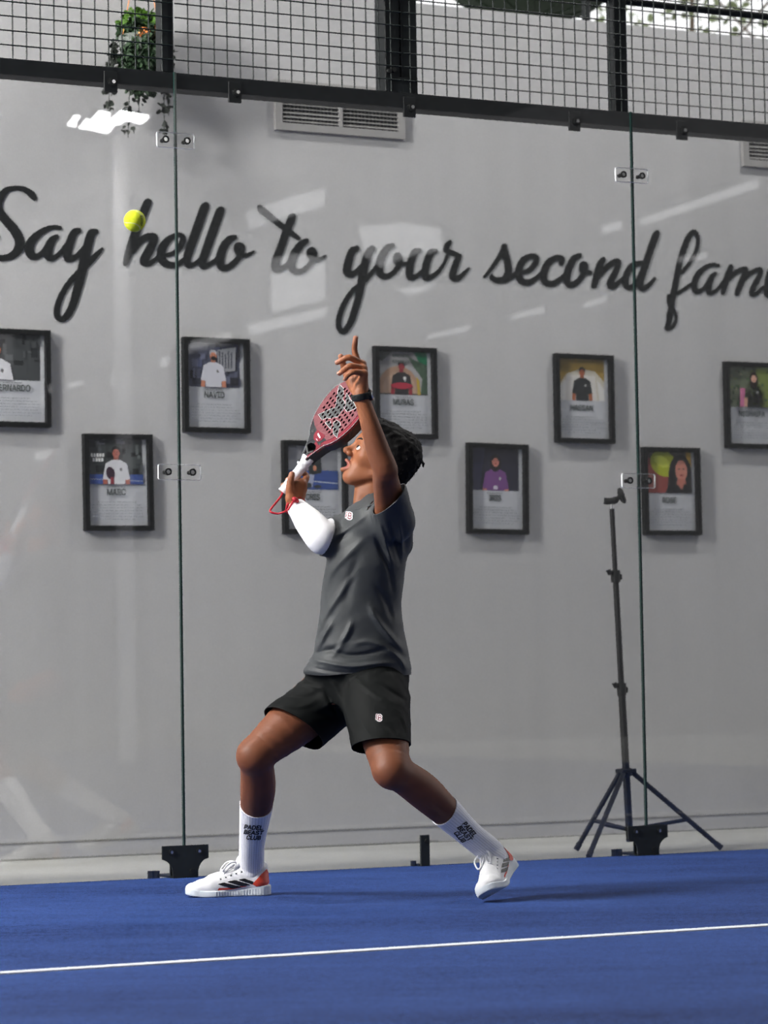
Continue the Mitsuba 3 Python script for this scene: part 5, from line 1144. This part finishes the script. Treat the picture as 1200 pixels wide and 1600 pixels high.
rput(rk + '__throat_panel', face.intersection(lower), thk / 2 - .001, thk / 2 + .0004, 'm_racket')
rput(rk + '__rear_face', face, -thk / 2 - .0003, -thk / 2 + .002, 'm_racket')
band = HO.difference(HO.buffer(-.0009))
t_ = rput(rk + '__edge_line', band.difference(sbox(-.2, 0, .2, .14)), thk / 2 - .0012, thk / 2 + .0003, 'm_rim')
side = HO.buffer(.0006).difference(HO.buffer(-.001)).difference(sbox(-.2, 0, .2, .17))
rput(rk + '__side_stripe', side, thk / 2 - .0085, thk / 2 - .003, 'm_racket_red')
for pts in ([(640,125),(710,195),(715,290),(700,400),(740,440),(720,560),(640,660),(615,700),(545,700),(520,715),(430,705),(380,725),(345,725),(280,635),(510,545),(570,530),(590,440),(610,270),(625,180)], [(765,290),(800,340),(830,410),(880,450),(930,560),(810,610),(770,615),(735,560),(755,460),(750,330)], [(400,780),(490,760),(515,850),(500,905)], [(545,790),(600,755),(655,790),(660,870),(630,960),(610,1060),(540,980),(545,880)]):
    pl = Polygon([rloc(*c) for c in crop(10.91, 470, 590, pts)]).buffer(0)
    rput(rk + '__emblem', pl.difference(HOLES), thk / 2 - .001, thk / 2 + .0010, 'm_racket_grey')
    ln = pl.exterior.buffer(.0006).difference(HOLES); rput(rk + '__emblem_line', ln, thk / 2 - .001, thk / 2 + .0013, 'm_rim')
bad = affinity.scale(Point(-.004, .222).buffer(1, 16), .034, .024).difference(sbox(-.1, .232, .1, .3))
rput(rk + '__badge', bad, thk / 2 - .001, thk / 2 + .0011, 'm_racket_red')
rput(rk + '__badge_mark', unary_union([Polygon([(-.020, .226), (.010, .219), (.013, .213), (-.018, .219)]), Polygon([(-.006, .207), (.008, .204), (.008, .202), (-.006, .205)])]), thk / 2, thk / 2 + .0015, 'm_rim')
rput(rk + '__throat_mark', unary_union([sbox(-.066, .216, -.050, .220), sbox(-.064, .223, -.056, .225)] + [Point(.056 + .010 * math.cos(a), .198 + .008 * math.sin(a)).buffer(.002) for a in np.arange(5) * 1.2566] + [sbox(.030, .196, .041, .201)]), thk / 2, thk / 2 + .0012, 'm_racket_grey')
# handle: grip with a flared collar, black throat and butt
g = tube(smooth_path([(0, 0, 0), (0, .004, 0), (0, .02, 0), (0, .06, 0), (0, .095, 0), (0, .118, 0), (0, .132, 0), (0, .142, 0)], 5), np.interp(np.linspace(0, 1, 36), [0, .1, .2, .62, .76, .88, 1], [.017, .0185, .0165, .0168, .019, .0235, .0245]), 20)
gv = g.vertices.copy(); gv[:, 2] *= .95; gv[:, 0] *= 1.02
gv *= 1 + 0 * gv; g.vertices = gv; put(rk + '__grip', moved(g, RM), 'm_grip', 60)
for y in np.arange(.012, .10, .021):
    a = np.linspace(0, 2 * np.pi, 24); put(rk + '__grip_wrap', moved(tube(np.c_[.0172 * np.cos(a), y + .010 * a / 6.28, .0164 * np.sin(a)], .0011, 5), RM), 'm_grip', True)
put(rk + '__grip_ring', moved(tube([(0, .104, 0), (0, .108, 0), (0, .112, 0)], [.0215, .0235, .0235], 20), RM), 'm_grip', 50)
put(rk + '__throat', moved(tube([(0, .138, 0), (0, .150, 0)], [.022, .017], 16), RM), 'm_racket', 40)
put(rk + '__yoke', moved(cat([tube([(-.03, .168, thk / 2), (.0, .152, thk / 2 - .004), (.03, .168, thk / 2)], .004, 8), tube([(0, .152, thk / 2 - .004), (0, .136, .015)], .004, 8)]), RM), 'm_racket_grey', True)
# wrist cord of the racket
cw = lerp(J['elR'], J['wrR'], .98); ca = aw
ring_band('wrist_cord', lambda P: su(arm_r(P), rhand_sdf(P), .01), cw, ca, .010, .006, 'm_cord') if False else None
e1 = np.cross(ca, FW); e1 /= np.linalg.norm(e1); e2 = np.cross(ca, e1); a = np.linspace(0, 2 * np.pi, 40)
lp = cw + .033 * np.cos(a)[:, None] * e1 + .033 * np.sin(a)[:, None] * e2
put(rk + '__wrist_cord', cat([tube(lp, .0040, 8, False)]), 'm_cord', True); labels[rk + '__wrist_cord'] = {'label': 'red wrist cord'}
put(rk + '__wrist_cord__loop', tube(smooth_path([at(443, 768, 9.485), at(438, 777, 9.465), at(430, 787, 9.445), at(422.5, 796.5, 9.435), at(424, 800.5, 9.425), at(434, 802.5, 9.425), at(443, 800, 9.415), at(450, 796, 9.420), at(458, 783, 9.415)], 6), .0034, 8), 'm_cord', True)
put(rk + '__wrist_cord__slider', tube([at(458, 778, 9.410), at(461, 781, 9.405), at(466, 784, 9.410)], [.005, .010, .005], 10), 'm_cord', True)
